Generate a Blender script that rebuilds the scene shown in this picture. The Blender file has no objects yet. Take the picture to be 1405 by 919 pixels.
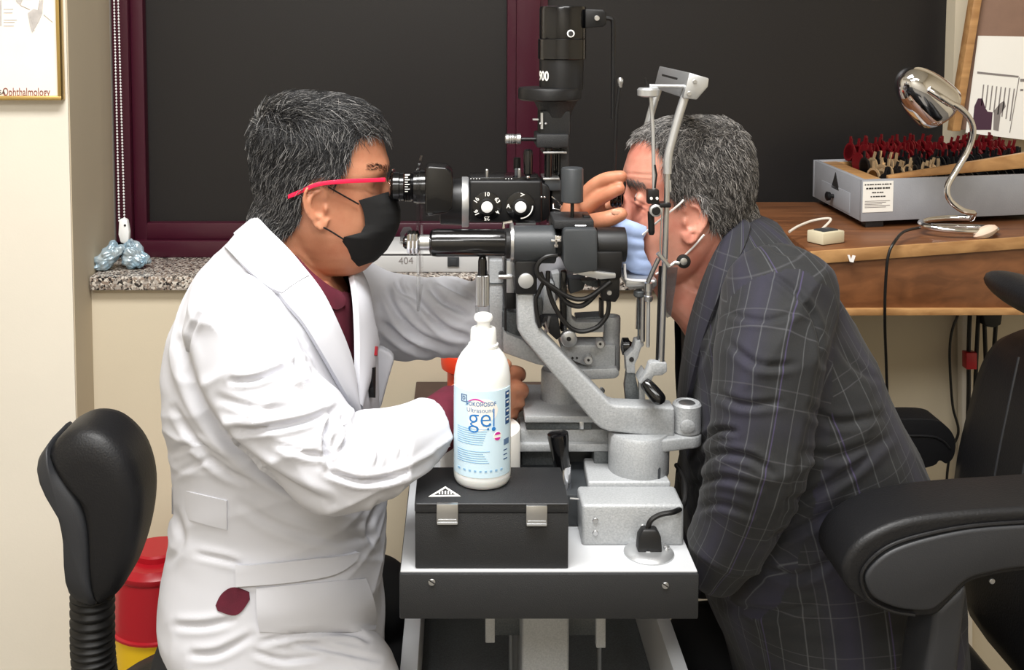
import bpy, bmesh, math, random
import numpy as np
from mathutils import Vector, Matrix
from mathutils.bvhtree import BVHTree
R = random.Random(7)
NR = np.random.RandomState(5)
sc = bpy.context.scene
COL = sc.collection
F, PX, PY, CAMZ, TH = 1500.0, 630.0, 135.0, 1.40, math.radians(4)
cT, sT = math.cos(TH), math.sin(TH)

def P(px, py, Y):
    """a point seen at photo pixel (px,py), Y metres in front of the lens plane"""
    u = (px-PX)/F; v = -(py-PY)/F
    d1 = cT+v*sT; s = Y/d1
    return Vector((u*s, Y, CAMZ+(-sT+v*cT)*s))
def proj(co):
    co = np.asarray(co); x = co[:, 0]; y = co[:, 1]; z = co[:, 2]-CAMZ
    f = y*cT-z*sT; up = y*sT+z*cT
    return PX+F*x/f, PY-F*up/f
def L(n, Y): return n*Y/F
def lin(c): return tuple(((v/255)/12.92 if v/255 <= .04045 else (((v/255)+.055)/1.055)**2.4) for v in c)

# ---------------------------------------------------------------- materials
def mat(name, rgb, rough=.5, metal=0., bump=0., bscale=200., var=0., vscale=8., rgb2=None, sss=0., trans=0., ior=1.45, alpha=1., coat=0., spec=.5, emit=0., sheen=0.):
    m = bpy.data.materials.new(name); m.use_nodes = True
    nt = m.node_tree; b = nt.nodes['Principled BSDF']
    c = lin(rgb)+(1,)
    b.inputs['Base Color'].default_value = c
    b.inputs['Roughness'].default_value = rough; b.inputs['Metallic'].default_value = metal
    b.inputs['IOR'].default_value = ior
    b.inputs['Specular IOR Level'].default_value = spec
    b.inputs['Transmission Weight'].default_value = trans
    b.inputs['Alpha'].default_value = alpha
    b.inputs['Coat Weight'].default_value = coat
    b.inputs['Sheen Weight'].default_value = sheen
    if sss:
        b.inputs['Subsurface Weight'].default_value = sss
        b.inputs['Subsurface Radius'].default_value = (.012, .005, .003)
        b.inputs['Subsurface Scale'].default_value = 1.0
    tc = nt.nodes.new('ShaderNodeTexCoord')
    if var or rgb2:
        n = nt.nodes.new('ShaderNodeTexNoise'); n.inputs['Scale'].default_value = vscale; n.inputs['Detail'].default_value = 5
        nt.links.new(tc.outputs['Object'], n.inputs['Vector'])
        mx = nt.nodes.new('ShaderNodeMix'); mx.data_type = 'RGBA'
        mx.inputs[6].default_value = c
        mx.inputs[7].default_value = (lin(rgb2)+(1,)) if rgb2 else tuple(max(0, v*(1-var)) for v in c[:3])+(1,)
        rp = nt.nodes.new('ShaderNodeMapRange'); rp.inputs[1].default_value = .35; rp.inputs[2].default_value = .65
        nt.links.new(n.outputs['Fac'], rp.inputs[0]); nt.links.new(rp.outputs[0], mx.inputs[0])
        nt.links.new(mx.outputs[2], b.inputs['Base Color'])
    if bump:
        n = nt.nodes.new('ShaderNodeTexNoise'); n.inputs['Scale'].default_value = bscale; n.inputs['Detail'].default_value = 3
        nt.links.new(tc.outputs['Object'], n.inputs['Vector'])
        bp = nt.nodes.new('ShaderNodeBump'); bp.inputs['Strength'].default_value = bump; bp.inputs['Distance'].default_value = .002
        nt.links.new(n.outputs['Fac'], bp.inputs['Height']); nt.links.new(bp.outputs['Normal'], b.inputs['Normal'])
    return m
M = {}
M['wall'] = mat('cream_wall_paint', (226, 219, 205), .75, bump=.06, bscale=300, var=.04, vscale=3)
M['wallb'] = mat('dimmed_wall_paint', (212, 200, 176), .75, bump=.06, bscale=300, var=.05, vscale=3)  # the cream wall again, dimmer light put into its colour
M['reveal'] = mat('shaded_reveal_paint', (184, 171, 148), .75, bump=.05, bscale=300)  # wall colour darkened to hold the shade of the window recess
M['ceil'] = mat('ceiling_white', (235, 233, 226), .85)
M['floor'] = mat('grey_vinyl_floor', (120, 116, 110), .45, var=.15, vscale=20)
M['maroon'] = mat('maroon_window_frame', (60, 13, 31), .4, coat=.15)
M['pane'] = mat('dark_night_pane', (34, 32, 32), .38, bump=.03, bscale=700, spec=.35, var=.3, vscale=500)
M['dark'] = mat('dark_void', (12, 11, 11), .6)
M['gold'] = mat('brass_frame', (205, 175, 110), .35, .9)
M['paper'] = mat('white_paper', (238, 236, 230), .75)
M['paperc'] = mat('cream_print', (240, 232, 222), .6, var=.03, vscale=20)
M['ink'] = mat('grey_print_ink', (130, 124, 122), .7)
M['ink_light'] = mat('pale_print_ink', (196, 190, 186), .7, var=.2, vscale=60)
M['inkred'] = mat('brown_print_ink', (140, 84, 78), .7)
M['inkblack'] = mat('black_ink', (35, 33, 33), .7)
M['wplastic'] = mat('white_plastic', (236, 236, 234), .35, sss=.05)
M['black'] = mat('black_paint', (14, 14, 16), .42, bump=.05, bscale=900)
M['gloss'] = mat('gloss_black', (10, 10, 12), .18, coat=.3)
M['crinkle'] = mat('black_crinkle_paint', (37, 38, 40), .5, bump=.35, bscale=900)
M['graphite'] = mat('graphite_paint', (54, 57, 60), .42, bump=.1, bscale=900)
M['rubber'] = mat('black_rubber', (13, 13, 14), .5)
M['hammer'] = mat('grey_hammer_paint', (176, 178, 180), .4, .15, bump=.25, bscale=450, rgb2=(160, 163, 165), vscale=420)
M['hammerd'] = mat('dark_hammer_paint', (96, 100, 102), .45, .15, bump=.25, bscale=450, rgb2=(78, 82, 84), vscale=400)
M['steel'] = mat('satin_steel', (196, 197, 198), .3, .95)
M['chrome'] = mat('chrome', (225, 225, 228), .08, 1.)
M['alu'] = mat('aluminium', (200, 202, 204), .38, .8)
M['white'] = mat('white_paint', (240, 240, 240), .5)
M['greytop'] = mat('pale_grey_laminate', (188, 190, 193), .4, var=.03, vscale=15)
M['acryl'] = mat('clear_acrylic', (235, 240, 242), .06, trans=1., ior=1.2, alpha=.35)
M['smoke'] = mat('smoked_acrylic', (120, 122, 124), .2, trans=.7, ior=1.2, alpha=.7)
M['glass'] = mat('lens_glass', (245, 248, 250), .02, trans=1., ior=1.45)
M['coat'] = mat('white_cotton', (204, 205, 212), .9, bump=.05, bscale=1200)
M['shirt'] = mat('maroon_cotton', (92, 22, 42), .85, bump=.12, bscale=900, var=.2, vscale=60)
M['skin1'] = mat('tanned_skin', (194, 136, 106), .46, bump=.12, bscale=700, sss=.2, rgb2=(178, 116, 88), vscale=28)
M['skin2'] = mat('pink_skin', (212, 152, 132), .46, bump=.12, bscale=700, sss=.2, rgb2=(196, 126, 108), vscale=28)
M['mask'] = mat('black_mask_fabric', (17, 17, 18), .85, bump=.15, bscale=900)
M['bluemask'] = mat('light_blue_mask', (166, 186, 226), .8, bump=.1, bscale=900)
M['strap'] = mat('white_elastic', (236, 233, 230), .7)
M['redplastic'] = mat('raspberry_acetate', (236, 26, 72), .28, coat=.4)
M['binred'] = mat('bin_red', (168, 20, 34), .33)
M['binyel'] = mat('bin_yellow', (240, 196, 28), .4)
M['leather'] = mat('black_leatherette', (20, 20, 22), .46, bump=.2, bscale=350, spec=.4)
M['charcoal'] = mat('charcoal_plastic', (42, 43, 46), .48, bump=.12, bscale=700)
M['orange'] = mat('orange_plastic', (228, 58, 20), .35, sss=.1)
M['brown'] = mat('dark_brown_laminate', (66, 46, 42), .5, var=.2, vscale=12)
M['trouser'] = mat('black_trousers', (17, 17, 19), .85)
M['blackshirt'] = mat('black_shirt', (14, 13, 14), .8)
M['bottle'] = mat('milky_plastic', (236, 238, 237), .35, sss=.15, trans=.05)
M['label'] = mat('pale_blue_label', (206, 230, 244), .4)
M['lblue'] = mat('label_blue_print', (38, 118, 190), .45)
M['lsoft'] = mat('label_soft_print', (70, 116, 168), .5)
M['lpale'] = mat('label_pale_print', (136, 178, 214), .5)
M['navy'] = mat('label_navy_print', (32, 74, 124), .45)
M['magenta'] = mat('label_magenta_print', (200, 40, 150), .45)
M['casegrey'] = mat('grey_case_paint', (150, 152, 158), .5, bump=.15, bscale=500, var=.06, vscale=30)
M['printer'] = mat('light_grey_plastic', (192, 192, 192), .4)
M['foil'] = mat('silvery_wrap', (178, 188, 192), .22, .3, rgb2=(134, 168, 190), vscale=38, coat=.3)
M['creamp'] = mat('cream_plastic', (206, 196, 168), .4)
M['card'] = mat('fawn_card', (134, 106, 90), .8, bump=.1, bscale=400, var=.08, vscale=30)
M['redlens'] = mat('red_lens_rim', (92, 10, 17), .35)
M['goldlens'] = mat('gilt_lens_rim', (206, 178, 140), .35, .6)
M['tape'] = mat('tape', (214, 190, 170), .6)
M['mauve'] = mat('plum_print', (70, 44, 62), .6)
M['cable'] = mat('black_cable', (16, 15, 15), .45)
M['wcable'] = mat('white_cable', (205, 196, 184), .5)

def wood(name, a, b, scale=9, axis='X', rough=.42):
    m = bpy.data.materials.new(name); m.use_nodes = True; nt = m.node_tree; bs = nt.nodes['Principled BSDF']
    tc = nt.nodes.new('ShaderNodeTexCoord'); mp = nt.nodes.new('ShaderNodeMapping')
    s = {'X': (1.2, scale, scale), 'Y': (scale, 1.2, scale), 'Z': (scale, scale, 1.2)}[axis]
    mp.inputs['Scale'].default_value = s
    n = nt.nodes.new('ShaderNodeTexNoise'); n.inputs['Scale'].default_value = 5; n.inputs['Detail'].default_value = 8; n.inputs['Distortion'].default_value = .6
    cr = nt.nodes.new('ShaderNodeValToRGB'); cr.color_ramp.elements[0].position = .32; cr.color_ramp.elements[1].position = .68
    cr.color_ramp.elements[0].color = lin(a)+(1,); cr.color_ramp.elements[1].color = lin(b)+(1,)
    nt.links.new(tc.outputs['Object'], mp.inputs[0]); nt.links.new(mp.outputs[0], n.inputs['Vector'])
    nt.links.new(n.outputs['Fac'], cr.inputs[0]); nt.links.new(cr.outputs[0], bs.inputs['Base Color'])
    bs.inputs['Roughness'].default_value = rough
    return m
M['wood'] = wood('walnut_veneer', (92, 56, 32), (128, 82, 50))
M['woodl'] = wood('pale_oak_edge', (150, 108, 66), (190, 146, 96))
def granite():
    m = bpy.data.materials.new('speckled_granite'); m.use_nodes = True; nt = m.node_tree; bs = nt.nodes['Principled BSDF']
    tc = nt.nodes.new('ShaderNodeTexCoord')
    n = nt.nodes.new('ShaderNodeTexVoronoi'); n.inputs['Scale'].default_value = 260
    cr = nt.nodes.new('ShaderNodeValToRGB'); cr.color_ramp.interpolation = 'CONSTANT'
    e = cr.color_ramp.elements; e[0].position = 0; e[0].color = lin((44, 40, 40))+(1,); e[1].position = .2; e[1].color = lin((168, 160, 152))+(1,)
    for p_, c_ in ((.42, (112, 104, 98)), (.58, (206, 198, 188)), (.8, (140, 124, 112))):
        q = e.new(p_); q.color = lin(c_)+(1,)
    sp = nt.nodes.new('ShaderNodeSeparateColor')
    nt.links.new(tc.outputs['Object'], n.inputs['Vector']); nt.links.new(n.outputs['Color'], sp.inputs[0])
    nt.links.new(sp.outputs[0], cr.inputs[0]); nt.links.new(cr.outputs[0], bs.inputs['Base Color'])
    bs.inputs['Roughness'].default_value = .22
    return m
M['granite'] = granite()
def plaid():
    """dark checked suiting; u runs round the limb, v along it, both in metres"""
    m = bpy.data.materials.new('dark_plaid_wool'); m.use_nodes = True; nt = m.node_tree; bs = nt.nodes['Principled BSDF']
    N = nt.nodes.new; lk = nt.links.new
    uv = N('ShaderNodeUVMap'); uv.uv_map = 'UVMap'; sep = N('ShaderNodeSeparateXYZ')
    lk(uv.outputs[0], sep.inputs[0])
    def math_(op, a, b=None, clamp=False):
        q = N('ShaderNodeMath'); q.operation = op; q.use_clamp = clamp
        for i, v in enumerate((a, b)):
            if v is None: continue
            if isinstance(v, (int, float)): q.inputs[i].default_value = v
            else: lk(v, q.inputs[i])
        return q.outputs[0]
    def stripe(coord, period, off, width):
        a = math_('FRACT', math_('ADD', math_('DIVIDE', coord, period), off))
        d = math_('ABSOLUTE', math_('SUBTRACT', a, .5))
        return math_('SUBTRACT', 1., math_('DIVIDE', d, width/period), True)
    def mix(fac, a, rgb, k):
        q = N('ShaderNodeMix'); q.data_type = 'RGBA'; lk(math_('MULTIPLY', fac, k), q.inputs[0])
        if isinstance(a, tuple): q.inputs[6].default_value = a
        else: lk(a, q.inputs[6])
        q.inputs[7].default_value = lin(rgb)+(1,)
        return q.outputs[2]
    u, v = sep.outputs[0], sep.outputs[1]
    no = N('ShaderNodeTexNoise'); no.inputs['Scale'].default_value = 350; no.inputs['Detail'].default_value = 4
    base = mix(no.outputs['Fac'], lin((20, 21, 23))+(1,), (33, 34, 36), .8)
    c = base
    c = mix(stripe(v, .066, .1, .013), c, (18, 19, 22), .8)
    c = mix(stripe(u, .132, .1, .028), c, (40, 37, 60), .5)
    c = mix(stripe(v, .132, .35, .022), c, (38, 37, 50), .4)
    for (cc, per, off, w, rgb, k) in ((u, .027, .0, .0011, (88, 90, 92), .55), (v, .066, .48, .001, (80, 80, 84), .5), (v, .066, .72, .001, (74, 74, 78), .45),
                                      (u, .132, .43, .0012, (84, 72, 116), .45), (u, .066, .3, .001, (76, 76, 82), .4)):
        c = mix(stripe(cc, per, off, w), c, rgb, k)
    lk(c, bs.inputs['Base Color'])
    bs.inputs['Roughness'].default_value = .85; bs.inputs['Sheen Weight'].default_value = .04
    bp = N('ShaderNodeBump'); bp.inputs['Strength'].default_value = .12; bp.inputs['Distance'].default_value = .001
    lk(no.outputs['Fac'], bp.inputs['Height']); lk(bp.outputs[0], bs.inputs['Normal'])
    return m
M['plaid'] = plaid()
def hairmat(name):
    m = bpy.data.materials.new(name); m.use_nodes = True; nt = m.node_tree; bs = nt.nodes['Principled BSDF']
    a = nt.nodes.new('ShaderNodeAttribute'); a.attribute_name = 'strand'
    nt.links.new(a.outputs['Color'], bs.inputs['Base Color']); bs.inputs['Roughness'].default_value = .42
    return m
M['hair'] = hairmat('salt_and_pepper_hair')

# ---------------------------------------------------------------- object helpers
def tag(o, label=None, cat=None, group=None, kind=None):
    if label: o['label'] = label
    if cat: o['category'] = cat
    if group: o['group'] = group
    if kind: o['kind'] = kind
    return o
def thing(name, label, cat, loc, group=None):
    o = bpy.data.objects.new(name, None); o.empty_display_size = .05; o.location = loc; COL.objects.link(o)
    return tag(o, label, cat, group)
def wloc(o):
    v = Vector(o.location)
    while o.parent: o = o.parent; v += o.location
    return v
def link_mesh(name, me, m, parent=None, origin=None):
    """link a mesh given in world coordinates as ONE object"""
    me = me.copy()
    if parent is not None: org = wloc(parent)
    elif origin is not None: org = Vector(origin)
    else:
        co = [v.co for v in me.vertices]
        org = Vector(((min(c.x for c in co)+max(c.x for c in co))/2, (min(c.y for c in co)+max(c.y for c in co))/2, min(c.z for c in co)))
    me.transform(Matrix.Translation(-org))
    o = bpy.data.objects.new(name, me); COL.objects.link(o)
    if parent is not None: o.parent = parent
    else: o.location = org
    ms = m if isinstance(m, (list, tuple)) else [m]
    me.materials.clear()
    for x in ms: me.materials.append(M[x] if isinstance(x, str) else x)
    return o
class MB:
    def __init__(s): s.bm = bmesh.new(); s.mi = 0
    def face(s, vs):
        try:
            f = s.bm.faces.new(vs); f.material_index = s.mi; return f
        except ValueError: return None
    def loft(s, rings, cap=True, closed=True):
        rs = [[s.bm.verts.new(p) for p in r] for r in rings]; n = len(rs[0])
        for a, b in zip(rs, rs[1:]):
            for i in range(n if closed else n-1):
                j = (i+1) % n; s.face((a[i], a[j], b[j], b[i]))
        if cap and closed: s.face(rs[0][::-1]); s.face(rs[-1])
        return s
    def box(s, c, size, rot=None):
        c = Vector(c); h = [v/2 for v in size]; rot = rot or Matrix.Identity(3)
        q = [c+rot @ Vector((x*h[0], y*h[1], z*h[2])) for z in (-1, 1) for (x, y) in ((-1, -1), (1, -1), (1, 1), (-1, 1))]
        return s.loft([q[:4], q[4:]])
    def prism(s, pts, Y0, Y1):
        a = [P(x, y, Y0) for x, y in pts]; b = [Vector((p.x, Y1, p.z)) for p in a]
        return s.loft([a, b])
    def rect(s, x0, y0, x1, y1, Y0, Y1): return s.prism(((x0, y0), (x1, y0), (x1, y1), (x0, y1)), Y0, Y1)
    def lathe(s, o, ax, prof, n=32, sx=1.):
        o = Vector(o); ax = Vector(ax).normalized()
        e1 = ax.cross(Vector((0, 1, 0))) if abs(ax.y) < .9 else ax.cross(Vector((1, 0, 0)))
        e1.normalize(); e2 = ax.cross(e1)
        rings = []
        for t, r in prof:
            r = max(r, 1e-5)
            rings.append([o+ax*t+(e1*math.cos(k*2*math.pi/n)+e2*math.sin(k*2*math.pi/n)*sx)*r for k in range(n)])
        return s.loft(rings)
    def lv(s, cx, prof, Y, n=32):           # vertical axis, profile (py, r px)
        o = P(cx, prof[0][0], Y)
        pr = [(P(cx, py, Y).z-o.z, L(r, Y)) for py, r in prof]
        return s.lathe(o, (0, 0, 1), pr, n)
    def lh(s, cy, prof, Y, n=32):           # axis along x, profile (px, r px)
        o = P(prof[0][0], cy, Y)
        return s.lathe(o, (1, 0, 0), [(P(px, cy, Y).x-o.x, L(r, Y)) for px, r in prof], n)
    def ly(s, cx, cy, prof, Y, n=32):       # axis along depth, profile (dY metres, r px)
        return s.lathe(P(cx, cy, Y), (0, 1, 0), [(t, L(r, Y)) for t, r in prof], n)
    def tube(s, pts, r, n=10, cap=True):
        pts = [Vector(p) for p in pts]; m = len(pts)
        rr = r if isinstance(r, (list, tuple)) else [r]*m
        rings = []; ref = None
        for i, p in enumerate(pts):
            t = (pts[min(i+1, m-1)]-pts[max(i-1, 0)]).normalized()
            if ref is None: ref = t.orthogonal().normalized()
            ref = (ref-t*ref.dot(t)).normalized(); e2 = t.cross(ref)
            rings.append([p+(ref*math.cos(k*2*math.pi/n)+e2*math.sin(k*2*math.pi/n))*rr[i] for k in range(n)])
        return s.loft(rings, cap)
    def limb(s, pts, r, n=20, sub=6):       # rounded both ends, smooth path
        pts, rr = spline(pts, r, sub)
        t0 = (pts[0]-pts[1]).normalized(); t1 = (pts[-1]-pts[-2]).normalized()
        pre = [(pts[0]+t0*rr[0]*math.sin(a), rr[0]*math.cos(a)) for a in (1.45, 1.1, .7, .35)]
        post = [(pts[-1]+t1*rr[-1]*math.sin(a), rr[-1]*math.cos(a)) for a in (.35, .7, 1.1, 1.45)]
        al = pre+list(zip(pts, rr))+post
        return s.tube([a[0] for a in al], [a[1] for a in al], n)
    def ball(s, c, r, n=20, rot=None):
        c = Vector(c); r = (r, r, r) if isinstance(r, (int, float)) else r; rot = rot or Matrix.Identity(3)
        rings = []
        for i in range(1, n//2):
            a = math.pi*i/(n//2)
            rings.append([c+rot @ Vector((r[0]*math.sin(a)*math.cos(k*2*math.pi/n), r[1]*math.sin(a)*math.sin(k*2*math.pi/n), r[2]*math.cos(a))) for k in range(n)])
        return s.loft(rings[::-1])
    def mesh(s, bevel=0., seg=2, smooth=True, ang=.6, name='m'):
        bm = s.bm
        bmesh.ops.recalc_face_normals(bm, faces=bm.faces)
        if bevel:
            ed = [e for e in bm.edges if len(e.link_faces) == 2 and e.calc_face_angle(0) > .5]
            bmesh.ops.bevel(bm, geom=ed, offset=bevel, offset_type='OFFSET', segments=seg, profile=.5, affect='EDGES', clamp_overlap=True)
        me = bpy.data.meshes.new(name); bm.to_mesh(me); bm.free()
        if smooth:
            me.shade_smooth(); me.set_sharp_from_angle(angle=ang)
        return me
    def build(s, name, m, parent=None, bevel=0., seg=2, smooth=True, ang=.6, origin=None):
        return link_mesh(name, s.mesh(bevel, seg, smooth, ang, name), m, parent, origin)
def spline(pts, r=None, sub=6):
    pts = [Vector(p) for p in pts]; n = len(pts)
    rr = r if isinstance(r, (list, tuple)) else [r if r else 0]*n
    if n < 3: return pts, list(rr)
    out, ro = [], []
    for i in range(n-1):
        p0, p1, p2, p3 = pts[max(i-1, 0)], pts[i], pts[i+1], pts[min(i+2, n-1)]
        for k in range(sub):
            t = k/sub
            out.append(.5*((2*p1)+(p2-p0)*t+(2*p0-5*p1+4*p2-p3)*t*t+(3*p1-p0-3*p2+p3)*t**3))
            ro.append(rr[i]+(rr[i+1]-rr[i])*(t*t*(3-2*t)))
    out.append(pts[-1]); ro.append(rr[-1])
    return out, ro
def sp(pts, sub=8): return spline(pts, None, sub)[0]
def text_mesh(txt, size, extrude=.0002, align='CENTER', bold=0.):
    c = bpy.data.curves.new('t', 'FONT'); c.body = txt; c.size = size; c.extrude = extrude; c.align_x = align; c.align_y = 'CENTER'; c.resolution_u = 3; c.offset = bold
    o = bpy.data.objects.new('t', c); COL.objects.link(o)
    dg = bpy.context.evaluated_depsgraph_get()
    me = bpy.data.meshes.new_from_object(o.evaluated_get(dg))
    bpy.data.objects.remove(o); bpy.data.curves.remove(c)
    return me
FRONT = Matrix(((1, 0, 0, 0), (0, 0, -1, 0), (0, 1, 0, 0), (0, 0, 0, 1)))   # text plane xy -> wall plane facing the camera
def add_text(name, txt, size, loc, m, parent, rot=0., extra=None, align='CENTER', sx=1., bold=0.):
    me = text_mesh(txt, size, align=align, bold=bold)
    me.transform(Matrix.Translation(loc) @ (extra or FRONT) @ Matrix.Rotation(rot, 4, 'Z') @ Matrix.Diagonal((sx, 1, 1, 1)))
    return link_mesh(name, me, m, parent)
def screw(mb, cx, cy, r, Y, slot=True, h=.0015):
    mb.ly(cx, cy, [(-h, r*.85), (-h*.6, r), (.001, r)], Y, 16)
def np_mesh(me):
    n = len(me.vertices); co = np.empty(n*3, np.float32); me.vertices.foreach_get('co', co); co = co.reshape(-1, 3).astype(np.float64)
    no = np.empty(n*3, np.float32); me.vertex_normals.foreach_get('vector', no); return co, no.reshape(-1, 3).astype(np.float64)
def set_co(me, co): me.vertices.foreach_set('co', co.astype(np.float32).ravel()); me.update()
def smooth_np(me, co, it, lam=.5, mask=None):
    ne = len(me.edges); e = np.empty(ne*2, np.int32); me.edges.foreach_get('vertices', e); e = e.reshape(-1, 2)
    n = len(co); deg = np.bincount(e.ravel(), minlength=n).astype(float)[:, None]; deg[deg == 0] = 1
    for _ in range(it):
        s_ = np.stack([np.bincount(e[:, 0], co[e[:, 1], k], n)+np.bincount(e[:, 1], co[e[:, 0], k], n) for k in range(3)], 1)/deg
        d = lam*(s_-co)
        co = co+(d if mask is None else d*mask[:, None])
    return co
def voxel(mb, size, smooth=4):
    """union of all the closed shells in mb as one continuous surface"""
    bm = mb.bm; bmesh.ops.recalc_face_normals(bm, faces=bm.faces); bmesh.ops.triangulate(bm, faces=[f for f in bm.faces if len(f.verts) > 4])
    me = bpy.data.meshes.new('v'); bm.to_mesh(me); bm.free()
    o = bpy.data.objects.new('v', me); COL.objects.link(o)
    r = o.modifiers.new('r', 'REMESH'); r.mode = 'VOXEL'; r.voxel_size = size
    dg = bpy.context.evaluated_depsgraph_get(); dg.update()
    out = bpy.data.meshes.new_from_object(o.evaluated_get(dg))
    bpy.data.objects.remove(o); bpy.data.meshes.remove(me)
    co, _ = np_mesh(out)
    if smooth: set_co(out, smooth_np(out, co, smooth))
    out.shade_smooth()
    return out
def in_poly(x, y, poly):
    x = np.asarray(x); y = np.asarray(y); c = np.zeros(x.shape, bool); n = len(poly)
    for i in range(n):
        x1, y1 = poly[i]; x2, y2 = poly[(i+1) % n]
        if y1 == y2: continue
        k = ((y1 > y) != (y2 > y)) & (x < (x2-x1)*(y-y1)/(y2-y1)+x1); c ^= k
    return c
def vnoise(co, scale, seed=0):
    """cheap smooth noise as a sum of sines"""
    rs = np.random.RandomState(seed); out = np.zeros(len(co))
    for k in range(7):
        d = rs.normal(size=3); d /= np.linalg.norm(d); out += np.sin(co @ d*scale*(.6+.9*rs.rand())+rs.rand()*6.28)
    return out/7
def folds(me, along, f1, f2, amp, seed, zmask=None):
    """cloth folds: ridged noise drawn out along one direction"""
    co, no = np_mesh(me); a_ = np.array(along, float); a_ /= np.linalg.norm(a_); b_ = np.cross(a_, (0, 1, 0)); b_ /= np.linalg.norm(b_)
    q = np.stack([co @ a_*f1, co @ b_*f2, co[:, 1]*f1*1.4], 1)
    q = q+np.stack([vnoise(co, 14, seed+7), vnoise(co, 16, seed+8), vnoise(co, 12, seed+9)], 1)*2.2
    n_ = vnoise(q, 1.0, seed)*2.2; r_ = np.clip(1-np.abs(n_)*1.6, 0, 1)**2
    m_ = np.clip(.5+1.3*vnoise(co, 9, seed+3), 0, 1)
    if zmask is not None: m_ = m_*zmask(co)
    set_co(me, co+no*((r_-.25)*m_*amp)[:, None])
def creases(me, lst, face_only=True):
    """sculpt folds: every entry is a photo-space polyline, its half width in px and depth in metres"""
    co, no = np_mesh(me); px, py = proj(co)
    view = co-np.array([0, 0, CAMZ]); front = (np.einsum('ij,ij->i', view, no) < 0)
    d = np.zeros(len(co))
    for pts, w, amp in lst:
        q = [(p.x, p.y) for p in sp([Vector((a, b, 0)) for a, b in pts], 6)]
        best = np.full(len(co), 1e9); sg = np.zeros(len(co)); tt = np.zeros(len(co)); m = len(q)-1
        for i in range(m):
            ax, ay = q[i]; bx, by = q[i+1]; ex, ey = bx-ax, by-ay; l2 = ex*ex+ey*ey+1e-9
            t = np.clip(((px-ax)*ex+(py-ay)*ey)/l2, 0, 1)
            dx = px-(ax+t*ex); dy = py-(ay+t*ey); dd = np.hypot(dx, dy)
            k = dd < best; best[k] = dd[k]; sg[k] = np.sign(ex*dy-ey*dx)[k]; tt[k] = ((i+t)/m)[k]
        fade = np.sin(np.pi*np.clip(tt*.94+.03, 0, 1))**.6
        s_ = best*sg
        prof = -np.exp(-(s_/w)**2)+.75*np.exp(-((s_-1.9*w)/(1.2*w))**2)+.45*np.exp(-((s_+1.9*w)/(1.1*w))**2)
        d += np.where(best < 6*w, prof*fade*amp, 0)
    if face_only: d = np.where(front, d, 0)
    set_co(me, co+no*d[:, None])
def bvh_of(me): return BVHTree.FromPolygons([v.co for v in me.vertices], [p.vertices for p in me.polygons])
def hit(bvh, px, py, default=None, back=1.5):
    o = Vector((0, 0, CAMZ)); d = (P(px, py, 1.5)-o).normalized()
    h = bvh.ray_cast(o, d)
    if h[0] is None:
        if default is None: return P(px, py, back), Vector((0, -1, 0))
        return P(px, py, default), Vector((0, -1, 0))
    n = h[1] if h[1].dot(d) < 0 else -h[1]
    return h[0], n
def patch(bvh, A, B, n, m_, off, thick, name, mt, parent, bulge=0., edge=True):
    """a strip of cloth laid on a surface, between the photo-space outlines A and B"""
    def res(pl, k):
        q = sp([Vector((a, b, 0)) for a, b in pl], 10) if len(pl) > 2 else [Vector((a, b, 0)) for a, b in pl]
        ds = [0]
        for i in range(1, len(q)): ds.append(ds[-1]+(q[i]-q[i-1]).length)
        out = []
        for i in range(k):
            t = ds[-1]*i/(k-1); j = max(0, min(len(q)-2, next((z for z in range(len(ds)-1) if ds[z+1] >= t-1e-9), len(q)-2)))
            f_ = (t-ds[j])/max(1e-9, ds[j+1]-ds[j]); out.append(q[j].lerp(q[j+1], f_))
        return out
    a = res(A, n); b = res(B, n); top = []; last = None
    for i in range(n):
        row = []
        for k in range(m_):
            q = a[i].lerp(b[i], k/(m_-1)); h, nn = hit(bvh, q.x, q.y, last)
            last = h.y
            row.append([h, nn, q.x, q.y])
        top.append(row)
    H = np.array([[list(c[0]) for c in r] for r in top]); NN = np.array([[list(c[1]) for c in r] for r in top])
    for _ in range(3):
        K = H.copy(); K[1:-1] = (H[:-2]+2*H[1:-1]+H[2:])/4; H = K
        Q = NN.copy(); Q[1:-1] = NN[:-2]+NN[1:-1]+NN[2:]; Q[:, 1:-1] = Q[:, :-2]+Q[:, 1:-1]+Q[:, 2:]; NN = Q/np.linalg.norm(Q, axis=2, keepdims=True)
    mb = MB(); bm = mb.bm
    bl = [math.sin(math.pi*k/(m_-1))*bulge for k in range(m_)]
    up = [[bm.verts.new(Vector(H[i, k])+Vector(NN[i, k])*(off+thick+bl[k])) for k in range(m_)] for i in range(n)]
    dn = [[bm.verts.new(Vector(H[i, k])+Vector(NN[i, k])*(off-.004)) for k in range(m_)] for i in range(n)]
    for i in range(n-1):
        for k in range(m_-1):
            mb.face((up[i][k], up[i+1][k], up[i+1][k+1], up[i][k+1])); mb.face((dn[i][k], dn[i][k+1], dn[i+1][k+1], dn[i+1][k]))
    for i in range(n-1):
        mb.face((up[i][0], dn[i][0], dn[i+1][0], up[i+1][0])); mb.face((up[i][-1], up[i+1][-1], dn[i+1][-1], dn[i][-1]))
    for k in range(m_-1):
        mb.face((up[0][k], up[0][k+1], dn[0][k+1], dn[0][k])); mb.face((up[-1][k], dn[-1][k], dn[-1][k+1], up[-1][k+1]))
    return mb.build(name, mt, parent, ang=1.0)

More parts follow.
